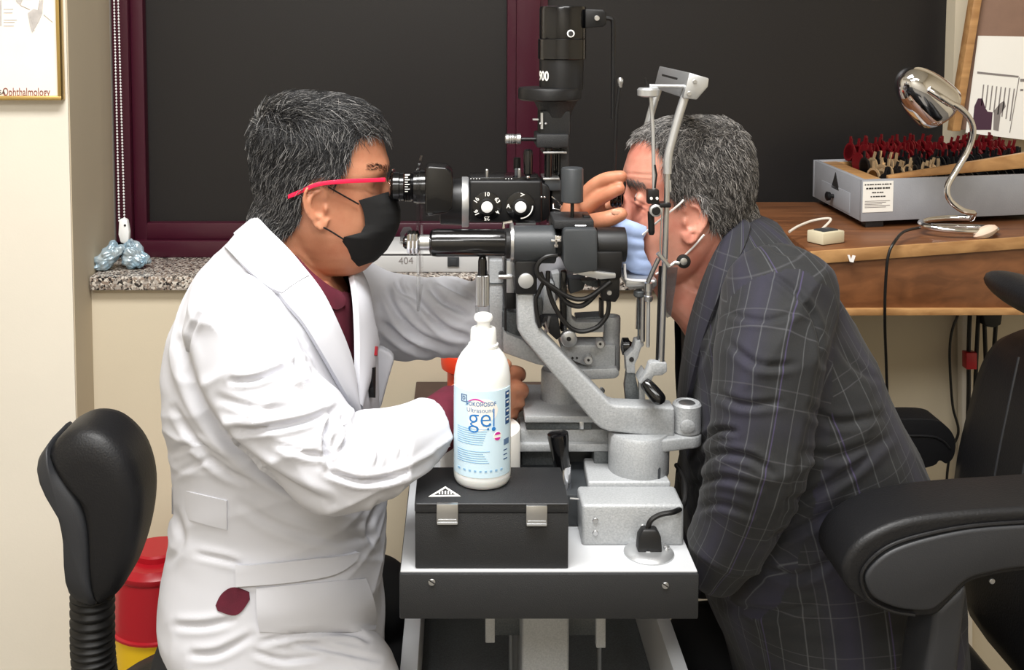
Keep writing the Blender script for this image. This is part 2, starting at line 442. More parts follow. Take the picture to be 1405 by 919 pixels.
# ---------------------------------------------------------------- camera, light
cam = bpy.data.cameras.new('camera'); co_ = bpy.data.objects.new('camera', cam); COL.objects.link(co_)
co_.location = (0, 0, CAMZ); co_.rotation_euler = (math.pi/2-TH, 0, 0)
cam.sensor_width = 36; cam.lens = F/1405*36; cam.shift_x = (702.5-PX)/1405; cam.shift_y = (PY-459.5)/1405
cam.clip_start = .05; cam.clip_end = 50
sc.camera = co_
def area(name, loc, size, energy, rgb=(255, 254, 252), target=None):
    l = bpy.data.lights.new(name, 'AREA'); l.shape = 'RECTANGLE'; l.size, l.size_y = size; l.energy = energy; l.color = lin(rgb)
    o = bpy.data.objects.new(name, l); COL.objects.link(o); o.location = loc
    d = (Vector(target) if target else Vector((loc[0], loc[1], 0)))-Vector(loc)
    o.rotation_euler = d.to_track_quat('-Z', 'Y').to_euler()
    return o
area('ceiling_lamp', (-.2, .8, 2.72), (1.2, .6), 74)
area('ceiling_lamp', (.6, -.5, 2.72), (1.2, .6), 24)
area('ceiling_lamp', (-.55, -1.2, 2.72), (1.2, .6), 46)
w = bpy.data.worlds.new('world'); sc.world = w; w.use_nodes = True
w.node_tree.nodes['Background'].inputs[0].default_value = (.8, .85, 1, 1); w.node_tree.nodes['Background'].inputs[1].default_value = .1
vs = sc.view_settings; vs.view_transform = 'Standard'; vs.look = 'None'; vs.gamma = 1; vs.use_curve_mapping = False; vs.exposure = 0.

# ---------------------------------------------------------------- the room
YP, YB, YW = 2.05, 2.15, 2.30
def struct(mb, name, m, **k): return tag(mb.build(name, m, None, **k), kind='structure')
def sbox(name, m, x0, x1, y0, y1, z0, z1, bevel=0.):
    return struct(MB().box(((x0+x1)/2, (y0+y1)/2, (z0+z1)/2), (x1-x0, y1-y0, z1-z0)), name, m, bevel=bevel, smooth=False)
xc = P(97, 300, YP).x
XL, XR, YN, ZC = -2.4, 2.2, -2.2, 2.75
sbox('floor', 'floor', XL, XR, YN, 2.6, -.05, 0)
sbox('ceiling', 'ceil', XL, XR, YN, 2.6, ZC, ZC+.05)
sbox('wall_left', 'wall', XL-.08, XL, YN, 2.6, 0, ZC)
sbox('wall_right', 'wallb', XR, XR+.08, YN, 2.6, 0, ZC)
sbox('wall_rear', 'wall', XL, XR, YN-.08, YN, 0, ZC)
zs = P(300, 378, YB-.01).z                       # top of the sill
# projecting pier at the left with its poster; its return, the window reveal, has shade in its colour
mb = MB(); mb.box(((XL+xc)/2, (YP+2.42)/2, ZC/2), (xc-XL, 2.42-YP, ZC)); struct(mb, 'wall_pier', 'wall', smooth=False)
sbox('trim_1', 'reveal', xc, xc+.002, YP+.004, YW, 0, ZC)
sbox('wall_back', 'wallb', xc+.002, XR, YB, YB+.12, 0, zs-.032)
xr = P(1308, 100, YW).x
mb = MB(); mb.box(((xr+XR)/2, YW+.06, (zs+ZC)/2), (XR-xr, .12, ZC-zs)); struct(mb, 'wall_window', 'wallb', smooth=False)
mb = MB(); mb.box(((xc+XR)/2, (YB-.02+YW+.1)/2, zs-.014), (XR-xc-.01, YW+.12-YB, .028)); struct(mb, 'trim_2', 'granite', bevel=.003)
# window: maroon profile frame, mullion and dark panes
win = thing('window_1', None, None, (P(600, 355, YW).x, YW, zs)); win['kind'] = 'structure'
xw0 = xc+.004; zt = ZC-.02
def wz(py, Y): return P(600, py, Y).z
def wx(px, Y): return P(px, 200, Y).x
f = MB()
f.box(((xw0+xr)/2, YW+.03, (zs+wz(331, YW))/2), (xr-xw0, .05, wz(331, YW)-zs))
xbb = wx(195, YW)
f.box(((xbb+xr)/2, YW+.0365, (wz(331, YW)+wz(308, YW))/2), (xr-xbb, .035, wz(308, YW)-wz(331, YW)))
xa = wx(178, YW)
f.box(((xw0+xa)/2, YW+.03, (zs+zt)/2), (xa-xw0, .05, zt-zs))
xb = wx(196, YW)
f.box(((xa+xb)/2, YW+.036, (zs+zt)/2), (xb-xa, .035, zt-zs))
f.build('window_frame', 'maroon', win, bevel=.003)
f = MB()
f.box(((wx(708, YW)+wx(741, YW))/2, YW+.026, (zs+zt)/2), (wx(741, YW)-wx(708, YW), .05, zt-zs))
f.box(((wx(696, YW)+wx(752, YW))/2, YW+.036, (zs+zt)/2), (wx(752, YW)-wx(696, YW), .035, zt-zs))
f.build('mullion', 'maroon', win, bevel=.003)
for a, b in ((196, 696), (752, 1308)):
    MB().box(((wx(a, YW)+wx(b, YW))/2, YW+.045, (wz(308, YW)+zt)/2), (wx(b, YW)-wx(a, YW), .006, zt-wz(308, YW))).build('pane', 'pane', win, smooth=False)
# ---------------------------------------------------------------- wall poster
t = thing('wall_poster', 'gold framed eye anatomy print hanging on the cream wall pier, top left', 'poster', P(-40, 136, YP))
x0, x1 = P(-170, 60, YP-.02).x, P(80, 60, YP-.02).x; z0, z1 = P(60, 133, YP-.02).z, P(60, -260, YP-.02).z
f = MB()
for a in ((x0-.006, x1+.004, z0-.006, z0+.002), (x0-.006, x1+.004, z1-.002, z1+.006), (x0-.006, x0+.002, z0, z1), (x1-.003, x1+.004, z0, z1)):
    f.box(((a[0]+a[1])/2, YP-.012, (a[2]+a[3])/2), (a[1]-a[0], .022, a[3]-a[2]))
f.build('frame', 'gold', t, bevel=.0015)
MB().box(((x0+x1)/2, YP-.009, (z0+z1)/2), (x1-x0, .012, z1-z0)).build('print', 'paperc', t, smooth=False)
yt = YP-.0158
mb = MB(); mb.prism(((52, 14), (60, -14), (58, 18), (53, 30), (44, 45), (41, 36), (38, 18), (46, 12)), yt, yt+.0005); mb.prism(((18, -14), (34, -8), (28, 7), (22, 2)), yt, yt+.0005)
mb.build('eye_drawing', 'ink_light', t, smooth=False)
mb = MB()
for yy, xe in ((12, 18), (17, 17), (27, 23), (30, 20), (35, 19)): mb.rect(5, yy, xe, yy+.8, yt, yt+.0005)
mb.rect(-30, 0, 2, 35, yt, yt+.0005)
for a, b in (((52, 14), (57, -12)), ((41, 20), (47, 42)), ((60, 20), (72, 30)), ((28, 7), (41, 13))):
    mb.tube([P(*a, yt), P(*b, yt)], .0006, 5)
mb.build('caption_lines', 'ink_light', t, smooth=False)
add_text('caption', 'Ophthalmology', .0215, P(36, 126.5, yt), 'inkred', t, sx=.66)
add_text('caption', 'SA', .012, P(3, 127, yt), 'inkblack', t, sx=.9)
# ---------------------------------------------------------------- roller blind chain
t = thing('blind_chain', 'white beaded roller blind pull chain hanging beside the left window frame', 'blind chain', P(168, 330, 2.235))
for (xa_, ya), (xb_, yb) in (((139.2, -740), (163.5, 303)), ((140.5, -740), (170.8, 303))):
    a, b = P(xa_, ya, 2.24), P(xb_, yb, 2.24); n = int((a-b).length/.0062); mb = MB()
    for i in range(n+1): mb.ball(a.lerp(b, i/n), .0024, 6)
    mb.tube([a, b], .0006, 5)
    mb.build('bead_strand', 'white', t, ang=3)
mb = MB(); mb.prism(((163, 301), (170, 300), (174, 302), (177, 318), (176.5, 330), (172, 335), (165, 333), (162, 322)), 2.231, 2.246)
ch = mb.build('tension_weight', 'wplastic', t, bevel=.003)
mb = MB(); screw(mb, 171.5, 309, 1.6, 2.231); mb.build('rivet', 'inkblack', t)
# ---------------------------------------------------------------- two film-wrapped packets on the sill
def packet(name, label, poly, Y0, Y1, seed, creaselist):
    mb = MB(); pts = [P(x, y, Y0) for x, y in poly]; c = sum(pts, Vector())/len(pts); q = []
    for s, Y in ((.25, Y0), (.75, Y0+.004), (.97, Y0+.016), (1., (Y0+Y1)/2), (.95, Y1-.012), (.5, Y1)):
        q.append([Vector((c.x+(p.x-c.x)*s, Y, c.z+(p.z-c.z)*s)) for p in pts])
    mb.loft(q)
    me = voxel(mb, .0016, 2); co, no = np_mesh(me)
    co = co+no*(np.abs(vnoise(co, 190, seed))*.012+np.abs(vnoise(co, 420, seed+1))*.005-.004)[:, None]
    set_co(me, co)
    co[:, 2] = np.maximum(co[:, 2], zs+.0005); set_co(me, co); me.shade_flat()
    t = thing(name, label, 'packet', (c.x, (Y0+Y1)/2, zs))
    link_mesh('wrapping', me, 'foil', t)
    mb = MB()
    bv = bvh_of(me)
    return t
pk = packet('plastic_packet', 'crumpled silvery blue film packet on the sill, the left one against the wall return', ((124, 374), (123, 360), (136, 345), (148, 336), (160, 340), (164, 348), (156, 362), (148, 371), (134, 377)), 2.165, 2.21, 3, [])
pk2 = packet('plastic_packet', 'crumpled silvery blue film packet on the sill, directly below the white chain weight', ((162, 362), (163, 352), (168, 338), (172, 330), (178, 333), (190, 345), (199, 356), (201, 363), (190, 371), (178, 373), (168, 370)), 2.18, 2.225, 8, [])
# ---------------------------------------------------------------- pale case on the sill
t = thing('equipment_case', 'long flat light grey instrument case marked 404 lying on the granite sill', 'case', (P(590, 370, 2.2).x, 2.2, zs))
zb = zs; Yc = 2.165
xa_, xb_ = P(500, 360, Yc).x, P(700, 360, Yc).x
z1, z2, z3 = P(600, 350.5, Yc).z, P(600, 349, Yc).z, P(600, 333, 2.20).z
MB().box(((xa_+xb_)/2, Yc+.05, (zb+z1)/2), (xb_-xa_, .10, z1-zb)).build('case_body', 'printer', t, bevel=.004)
mb = MB(); mb.loft([[Vector((x, y, z)) for y, z in ((Yc, z2), (Yc+.004, z2+.006), (Yc+.04, z3), (Yc+.1, z3), (Yc+.1, z2))] for x in (xa_+.004, xb_-.004)]); mb.build('case_lid', 'printer', t, bevel=.003)
MB().box(((xa_+xb_)/2, Yc+.012, (z1+z2)/2), (xb_-xa_-.012, .02, z2-z1+.002)).build('lid_gap', 'inkblack', t)
mb = MB(); mb.rect(614, 353, 630, 366, Yc-.004, Yc+.002); mb.rect(617, 355, 627, 364, Yc-.006, Yc); mb.build('catch', 'graphite', t, bevel=.001)
mb = MB(); mb.prism(((549, 331), (549, 320), (553, 313), (562, 312), (566, 316), (560, 318), (555, 322), (555, 331)), 2.19, 2.2); mb.build('carry_loop', 'smoke', t, bevel=.001)
add_text('handwritten_mark', '404', .02, P(557, 358, Yc-.0004), 'ink', t, rot=.03)
# ---------------------------------------------------------------- brown cabinet by the wall, orange tub on it
Yk = 1.93; zk = P(600, 523, 2.138).z
x0, x1 = P(570, 540, 2.1).x, P(800, 540, 2.1).x
t = thing('side_cabinet', 'low dark brown laminate cabinet standing against the wall behind the slit lamp', 'cabinet', ((x0+x1)/2, Yk+.1, 0))
MB().box(((x0+x1)/2, Yk+.108, zk/2), (x1-x0-.006, .19, zk-.002)).build('body', 'brown', t, bevel=.002)
MB().box(((x0+x1)/2, Yk+.105, zk-.009), (x1-x0, .205, .018)).build('top', 'brown', t, bevel=.002)
for i in (0, 1):
    a = x0+.006+i*(x1-x0)/2; d = MB().box((a+(x1-x0)/4-.006, Yk+.006, zk/2-.01), ((x1-x0)/2-.01, .014, zk-.06)).build('cabinet_door', 'brown', t, bevel=.002)
    MB().box((a+((x1-x0)/2-.04 if i == 0 else .03), Yk-.008, zk-.12), (.01, .014, .08)).build('handle', 'steel', d, bevel=.003)
Yo = 1.99; zo = zk
o = P(648, 500, Yo); r1, r2 = L(44, Yo), L(35, Yo)
t = thing('plastic_tub', 'bright orange plastic tub with a wide rim standing on the brown cabinet', 'tub', (o.x, Yo, zo))
zr = P(600, 507, Yo).z; zt_ = P(600, 482, Yo).z
MB().lathe((o.x, Yo, zo), (0, 0, 1), [(0, r2*.97), (.002, r2), (zr-zo, r2*1.0), (zr-zo+.004, r2*1.02)]).build('tub_body', 'orange', t)
MB().lathe((o.x, Yo, zr), (0, 0, 1), [(0, r2*1.02), (.006, r1*.98), (.012, r1), (zt_-zr-.004, r1), (zt_-zr, r1*.97), (zt_-zr, r1*.2)]).build('tub_lid', 'orange', t)
# ---------------------------------------------------------------- desk with apron
C = Vector((.5585, 1.72)); zd = P(1117, 345, 1.72).z; SL = .30
def dfront(x): return C.y+SL*(x-C.x)
XE = 1.55; YBK = 2.2
t = thing('desk', 'brown wooden desk with deep front apron against the window wall', 'desk', ((C.x+XE)/2, 1.98, 0))
top = [Vector((C.x, C.y, 0)), Vector((XE, dfront(XE), 0)), Vector((XE, YBK, 0)), Vector((C.x+.02, YBK, 0))]
mb = MB(); mb.loft([[p+Vector((0, 0, zd-.020)) for p in top], [p+Vector((0, 0, zd)) for p in top]]); mb.build('desktop', 'wood', t, bevel=.0015)
mb = MB(); a, b = top[0], top[1]; nrm = Vector((SL, -1, 0)).normalized()
mb.loft([[p+nrm*k+Vector((0, 0, z)) for p, k, z in ((a, .004, zd-.020), (b, .004, zd-.020), (b, -.001, zd-.020), (a, -.001, zd-.020))], [p+nrm*k+Vector((0, 0, z)) for p, k, z in ((a, .004, zd+.0005), (b, .004, zd+.0005), (b, -.001, zd+.0005), (a, -.001, zd+.0005))]])
mb.build('edge_band', 'woodl', t, bevel=.001)
zl = P(1171, 424, 1.74).z; zr_ = P(1405, 424, dfront(1.0)).z
sl2 = (zr_-zl)/(1.0-.62)
def zap(x): return zl+sl2*(x-.62)
mb = MB()
mb.loft([[Vector((C.x+.004, C.y+.004, z)) for z in (zap(C.x), zd-.02)][:1]+[Vector((XE, dfront(XE)+.004, zap(XE))), Vector((XE, dfront(XE)+.004, zd-.02)), Vector((C.x+.004, C.y+.004, zd-.02))],
         [Vector((C.x+.004, C.y+.022, zap(C.x))), Vector((XE, dfront(XE)+.022, zap(XE))), Vector((XE, dfront(XE)+.022, zd-.02)), Vector((C.x+.004, C.y+.022, zd-.02))]])
mb.build('apron', 'wood', t, bevel=.001)
mb = MB(); q = []
for x in (C.x+.002, XE):
    y, z = dfront(x), zap(x); q.append([Vector((x, y-.006, z-.009)), Vector((x, y+.03, z-.009)), Vector((x, y+.03, z+.002)), Vector((x, y-.006, z+.002))])
mb.loft(q); mb.build('bottom_lip', 'woodl', t, bevel=.001)
MB().box((C.x+.03, 2.07, (zd-.02)/2), (.05, .05, zd-.02)).build('leg', 'wood', t, bevel=.002)
MB().box((XE-.03, 2.07, (zd-.02)/2), (.05, .05, zd-.02)).build('leg', 'wood', t, bevel=.002)
mb = MB()
mb.prism(((1163, 350), (1166, 350), (1168, 356), (1170, 350), (1174, 351), (1171, 360), (1166, 359)), dfront(.62)-.0055, dfront(.62)-.004); mb.build('paint_chip', 'strap', t)
# ---------------------------------------------------------------- trial lens case
A = Vector((.711, 1.914, zd)); sl = .22; e = Vector((1, sl, 0)).normalized(); g = Vector((0.02, 1, 0)).normalized(); D = .285; LEN = .43
h0 = .012; HC = P(1190, 247, A.y).z-zd
def cp(u, v, w_): return A+e*u+g*v+Vector((0, 0, w_))
t = thing('trial_lens_case', 'open grey wooden trial lens case with white label standing on the desk', 'lens case', cp(LEN/2, D/2, 0))
def cbox(mb, u0, u1, v0, v1, w0, w1): mb.loft([[cp(u0, v0, w0), cp(u1, v0, w0), cp(u1, v1, w0), cp(u0, v1, w0)], [cp(u0, v0, w1), cp(u1, v0, w1), cp(u1, v1, w1), cp(u0, v1, w1)]]); return mb
mb = MB(); cbox(mb, 0, LEN, 0, .010, h0, HC); cbox(mb, 0, LEN, D-.01, D, h0, HC); cbox(mb, 0, .010, .01, D-.01, h0, HC); cbox(mb, LEN-.01, LEN, .01, D-.01, h0, HC); cbox(mb, .01, LEN-.01, .01, D-.01, h0, h0+.008)
mb.build('case_shell', 'casegrey', t, bevel=.001)
mb = MB(); cbox(mb, .0105, .05, .0105, D-.0105, h0+.03, HC-.003); cbox(mb, .05, LEN-.0105, .0105, .02, h0+.03, HC-.004); cbox(mb, .05, LEN-.0105, D-.02, D-.0105, h0+.03, HC-.004)
mb.build('wooden_rim', 'woodl', t, bevel=.001)
mb = MB(); cbox(mb, .05, LEN-.011, .02, D-.02, h0+.008, h0+.022)
for k in range(5): cbox(mb, .05, LEN-.011, .03+k*.047, .07+k*.047, h0+.008, h0+.018+k*.0095)
mb.build('lens_tray', 'dark', t)
for u, v in ((.03, .02), (LEN-.05, .02), (.03, D-.03), (LEN-.05, D-.03)): cbox(MB(), u-.018, u+.018, v-.012, v+.012, 0, h0).build('foot', 'charcoal', t, bevel=.001)
mb = MB(); cbox(mb, -.0012, .0002, .06, D-.06, h0+.004, h0+.042); d = mb.build('drawer', 'casegrey', t, bevel=.0005)
q = cp(-.001, .15, h0+.022); MB().lathe(q, (-1, 0, 0), [(0, .004), (.006, .004), (.007, .008), (.013, .009), (.015, .006)], 16).build('knob', 'black', d)
mb = MB(); mb.loft([[cp(k, .12, HC-.038), cp(k, .165, HC-.038), cp(k, .143, HC-.006)] for k in (-.0012, .0002)]); mb.build('triangle_mark', 'inkblack', t)
FM = Matrix((( e.x, 0, -e.y*-1, 0), (e.y, 0, -e.x, 0), (0, 1, 0, 0), (0, 0, 0, 1)))
lb = cbox(MB(), .002, .062, -.0008, 0, HC-.058, HC-.003).build('label', 'paper', t)
mb = MB()
for k, (w0_, w1_, n_) in enumerate(((.005, .059, 11), (.008, .057, 9), (.020, .044, 5), (.017, .047, 6))):
    for j in range(n_):
        u0_ = w0_+(w1_-w0_)*j/n_; cbox(mb, u0_, u0_+(w1_-w0_)/n_*(.62+.25*((j*7+k) % 3)/2), -.0012, -.0007, HC-.0095-.0072*k, HC-.0075-.0072*k+(.0008 if k == 1 else 0))
mb.build('label_text', 'inkblack', t)
mb = MB()
for k in range(5): cbox(mb, .006, .056-.008*(k % 3), -.0011, -.0007, HC-.0385-.0028*k, HC-.0375-.0028*k)
mb.build('label_lines', 'ink', t)
# raised lid behind, lined in fawn card, with papers
Yl = 2.235
mb = MB(); mb.prism(((1352, -60), (1313, 178), (1470, 178), (1510, -60)), Yl, Yl+.012); lid = mb.build('lid', 'card', t, bevel=.001)
mb = MB(); mb.prism(((1346, -60), (1307, 180), (1318, 180), (1357, -60)), Yl-.014, Yl+.012); mb.build('lid_edge', 'woodl', lid, bevel=.001)
yq = Yl-.003
ps = thing('chart_sheet', 'white printed sheet with plum shapes fixed inside the raised case lid', 'paper', P(1380, 185, yq))
MB().prism(((1342, 49), (1450, 51), (1440, 196), (1325, 182)), yq, yq+.001).build('sheet', 'paper', ps, smooth=False)
mb = MB(); mb.prism(((1341, 98), (1398, 104), (1397, 106.5), (1341, 101)), yq-.0006, yq)
for k in range(8): mb.prism(((1349+k*6, 116+k*.8), (1350.5+k*6, 116+k*.8), (1347.5+k*5.6, 145+k*3), (1346+k*5.6, 145+k*3)), yq-.0006, yq)
mb.prism(((1398, 106), (1399, 106), (1386, 182), (1385, 182)), yq-.0006, yq); mb.rect(1400, 108, 1406, 112, yq-.0006, yq); mb.rect(1400, 122, 1404, 125, yq-.0006, yq)
mb.build('print_lines', 'ink', ps, smooth=False)
mb = MB(); mb.prism(((1334, 178), (1337, 146), (1342, 135), (1348, 135), (1352, 148), (1355, 153), (1362, 154), (1360, 178)), yq-.0006, yq); mb.build('plum_shape', 'mauve', ps, smooth=False)
mb = MB(); mb.prism(((1363, 178), (1364, 152), (1372, 142), (1378, 138), (1380, 146), (1373, 156), (1370, 180)), yq-.0006, yq); mb.build('grey_shape', 'ink', ps, smooth=False)
# wooden slat lying along the front of the case
mb = MB(); a, b = cp(.06, .018, HC-.003), cp(.42, .04, HC+.042)
mb.loft([[a, a+Vector((0, .012, 0)), a+Vector((0, .012, .006)), a+Vector((0, 0, .006))], [b+Vector((0, 0, -.034)), b+Vector((0, .012, -.034)), b+Vector((0, .012, 0)), b]])
tag(mb.build('wooden_slat', 'woodl', None, bevel=.0008), 'pale wooden slat lying slanted across the front of the open lens case', 'wood strip')
# trial lenses, each its own object
def lens_mesh(m):
    mb = MB(); n = 14
    mb.lathe((0, 0, .019), (1, 0, 0), [(-.0012, .0145), (-.0012, .019), (.0012, .019), (.0012, .0145), (-.0012, .0145)], n)
    mb.box((0, 0, .043), (.0022, .006, .014))
    me = mb.mesh(.0, smooth=False); me.materials.append(M[m]); return me
LM = {k: lens_mesh(m) for k, m in (('red', 'redlens'), ('dark', 'black'), ('gilt', 'goldlens'))}
rows = [(.255, 'red'), (.205, 'red'), (.155, 'dark'), (.105, 'gilt'), (.06, 'dark')]
LB = {'red': ('red-rimmed trial lens standing in the rear rows of the open lens case', 'red trial lenses in the case'),
      'dark': ('black-rimmed trial lens standing in the middle and front rows of the lens case', 'black trial lenses in the case'),
      'gilt': ('gilt-rimmed trial lens standing near the left end of the open lens case', 'gilt trial lenses in the case')}
for v, kind in [(v_*.94, k_) for v_, k_ in rows]:
    n = 40
    for i in range(n):
        u = .062+i*.0088+R.uniform(-.0012, .0012); k = kind
        if kind == 'gilt' and (i > 16 or i % 5 == 4): k = 'dark'
        if abs(v-.155*.94) < .001 and i < 9 and i % 2: k = 'gilt'
        p = cp(u, v+R.uniform(-.002, .002), h0+.0225+v*.20+R.uniform(0, .008))
        o = bpy.data.objects.new('trial_lens', LM[k]); COL.objects.link(o); o.location = p
        o.rotation_euler = (R.uniform(-.15, .15), R.uniform(-.05, .35), math.atan(sl)+R.uniform(-.1, .1))
        tag(o, LB[k][0], 'trial lens', LB[k][1])
# ---------------------------------------------------------------- chrome gooseneck lamp
Yn = 1.85
lo = P(1306, 312, 1.86)
t = thing('desk_lamp', 'chrome gooseneck desk lamp with egg-shaped shade and coiled tube base on the desk', 'lamp', (lo.x, 1.86, zd))
ap, rc = P(1238, 101, Yn-.02), P(1287, 147, Yn+.01); ax = (rc-ap); H_ = ax.length; rr = L(35, Yn)
prof = [(H_*(1-math.cos(a)), rr*math.sin(a)**.8) for a in [i*math.pi/2/14 for i in range(0, 15)]]
prof = [(t_, r_) for t_, r_ in prof]+[(H_+.001, rr-.0015)]+[(H_*(1-.97*math.cos(a)), .96*rr*math.sin(a)**.8) for a in [i*math.pi/2/14 for i in range(13, 0, -1)]]
MB().lathe(ap, ax, prof, 40).build('lamp_shade', 'chrome', t, ang=1.2)
MB().lathe(ap+ax*.3, ax, [(0, .012), (.02, .014), (.03, .02), (.045, .02), (.055, .008)], 24).build('bulb', 'wplastic', t)
MB().tube(sp([P(1274, 123, Yn-.04), P(1290, 133, Yn-.045), P(1306, 143, Yn-.04)]), L(5, Yn), 14).build('neck_sleeve', 'chrome', t)
neck = [P(1300, 139, Yn-.04), P(1318, 149, Yn-.038), P(1331, 164, Yn-.03), P(1335, 182, Yn-.025), P(1328, 206, Yn-.02), P(1312, 234, Yn-.02), P(1300, 256, Yn-.02), P(1303, 274, Yn-.02), P(1320, 288, Yn-.015), P(1336, 292, Yn)]
coil = []
for i in range(40):
    a = .3+i*.2; k = i/39; coil.append(Vector((lo.x+.004+(.042+.04*k)*math.cos(a), 1.862+(.030+.014*k)*math.sin(a), zd+.026-.0205*min(1, k*1.1))))
pts = sp(neck)+sp([neck[-1]]+coil[1:], 3)[1:]
MB().tube(pts, .0052, 12).build('gooseneck', 'chrome', t, ang=2)
end = coil[-1]
MB().ball(P(1352, 318, 1.825), (.022, .012, .010), 12, Matrix.Rotation(-.4, 3, 'Y')).build('taped_joint', 'tape', t)
# lamp flex over the desk front
Yf_ = 1.765
tag(MB().tube(sp([P(1262, 312, 1.84), P(1240, 318, 1.80), P(1228, 331, 1.752), P(1219, 350, 1.742), P(1215, 390, 1.742), P(1214, 440, 1.75), P(1216, 500, 1.8), P(1219, 600, 1.84), P(1222, 720, 1.9)]), .0024, 8).build('lamp_flex', 'cable', None), 'dark lamp flex hanging over the front of the wooden desk', 'cable')
# small cream switch box with its white lead
b0 = Vector((.607, 1.79, zd)); t = thing('switch_box', 'small cream plastic switch box lying on the left corner of the desk', 'switch box', b0)
rm = Matrix.Rotation(.5, 3, 'Z')
MB().box(b0+Vector((0, 0, .011)), (.05, .035, .020), rm).build('housing', 'creamp', t, bevel=.002)
MB().box(b0+Vector((0, 0, .0215)), (.034, .022, .003), rm).build('dark_face', 'graphite', t, bevel=.001)
MB().tube(sp([b0+Vector((-.01, .015, .012)), P(1140, 301, 1.83), P(1118, 302, 1.84), P(1096, 310, 1.82), P(1083, 318, 1.80)]), .0022, 8).build('lead', 'wcable', t)
# cables and conduit under the desk
tag(MB().tube(sp([P(1316, 428, 2.06), P(1306, 455, 2.06), P(1303, 490, 2.06), P(1307, 555, 2.07), P(1315, 592, 2.07), P(1303, 625, 2.08), P(1298, 690, 2.08), P(1299, 860, 2.08)]), .0026, 8).build('hanging_cable', 'cable', None), 'thin black cable hanging under the desk left of the white conduit', 'cable')
mb = MB(); mb.rect(1320, 426, 1335, 1200, 2.125, 2.148); tag(mb.build('cable_conduit', 'wall', None, bevel=.003), 'cream cable conduit running down the wall under the desk', 'conduit')
t = thing('cable_bundle', 'dark cables with a red wrap hanging beside the cream conduit', 'cables', P(1340, 640, 2.09))
for xs in ((1331, 1329, 1329, 1326), (1343, 1340, 1338, 1335), (1350, 1352, 1354, 1356), (1368, 1364, 1362, 1360)):
    MB().tube(sp([P(x, y, 2.09) for x, y in zip(xs, (424, 480, 540, 640))]), .0042, 8).build('cable', 'cable', t)
mb = MB(); mb.rect(1326, 484, 1341, 507, 2.08, 2.1); mb.build('red_wrap', 'binred', t, bevel=.002)
mb = MB(); mb.prism(((1347, 424), (1377, 424), (1374, 446), (1364, 450), (1352, 448)), 2.07, 2.1); mb.build('plug_head', 'rubber', t, bevel=.003)
# ---------------------------------------------------------------- operator's stool
def scaled_loft(mb, poly, Yr, secs):
    pts = [P(x, y, Yr) for x, y in poly]; pts = sp(pts+[pts[0]], 4)[:-1]; c = sum(pts, Vector())/len(pts)
    mb.loft([[Vector((c.x+(p.x-c.x)*s, Y, c.z+(p.z-c.z)*s)) for p in pts] for s, Y in secs]); return mb
t = thing('operator_stool', 'black office stool with padded backrest and corrugated stem behind the white coat', 'stool', (P(250, 900, 1.5).x, 1.5, 0))
secs = [(s__, 1.5+(y__-1.5)*.37) for s__, y__ in [(.2, 1.335), (.62, 1.338), (.8, 1.347), (.92, 1.365), (.98, 1.39), (1, 1.43), (1, 1.57), (.98, 1.61), (.9, 1.64), (.7, 1.655), (.3, 1.66)]]
shr = lambda pl: [(136+(x-133.5)*.82, 690+(y-694)*.86) for x, y in pl]
mb = MB(); scaled_loft(mb, shr((
    (67, 590), (88, 568), (117, 557), (152, 561), (182, 581), (204, 611), (217, 655), (217, 702), (208, 750), (192, 796), (172, 822), (146, 831), (139, 800), (137, 760), (134, 715), (124, 672), (104, 640), (82, 618))), 1.5, secs)
mb.build('backrest_cushion', 'leather', t, ang=3)
mb = MB(); scaled_loft(mb, shr(((66, 579), (53, 598), (50, 613), (58, 632), (80, 660), (94, 705), (102, 760), (103, 808), (118, 827), (146, 832), (143, 790), (141, 740), (137, 700), (124, 662), (102, 632), (80, 606))), 1.5, [(s_, y_-.003) if i_ < 5 else (s_, y_+.003) for i_, (s_, y_) in enumerate(secs)])
mb.build('backrest_shell', 'charcoal', t, ang=3)
cpath = sp([P(127, 815, 1.5), P(127, 860, 1.5), P(128, 900, 1.5), P(134, 940, 1.5), P(150, 975, 1.5), P(185, 990, 1.5)], 24)
MB().tube(cpath, [L(28, 1.5)+(.0032 if (i % 6) < 3 else -.0032) for i in range(len(cpath))], 24).build('corrugated_sleeve', 'rubber', t, ang=2.5)
sx_ = P(302, 900, 1.5).x; zse = P(200, 858, 1.70).z
MB().lathe((sx_, 1.5, zse-.075), (0, 0, 1), [(0, .12), (.01, .18), (.03, .198), (.055, .198), (.068, .187), (.075, .16), (.077, .05)], 40).build('seat', 'leather', t, ang=1.5)
MB().lathe((sx_, 1.5, .09), (0, 0, 1), [(0, .03), (.2, .03), (.2, .018), (zse-.16, .018)], 20).build('gas_post', 'steel', t)
for k in range(5):
    a = k*2*math.pi/5+.3; d = Vector((math.cos(a), math.sin(a), 0))
    lg = MB().tube([Vector((sx_, 1.5, .1))+d*.02, Vector((sx_, 1.5, .075))+d*.27], [.024, .014], 10).build('base_leg', 'black', t)
    MB().lathe(Vector((sx_, 1.5, .0285))+d*.27-d.cross(Vector((0, 0, 1)))*.012, d.cross(Vector((0, 0, 1))), [(0, .02), (.003, .028), (.021, .028), (.024, .02)], 18).build('caster', 'rubber', lg)
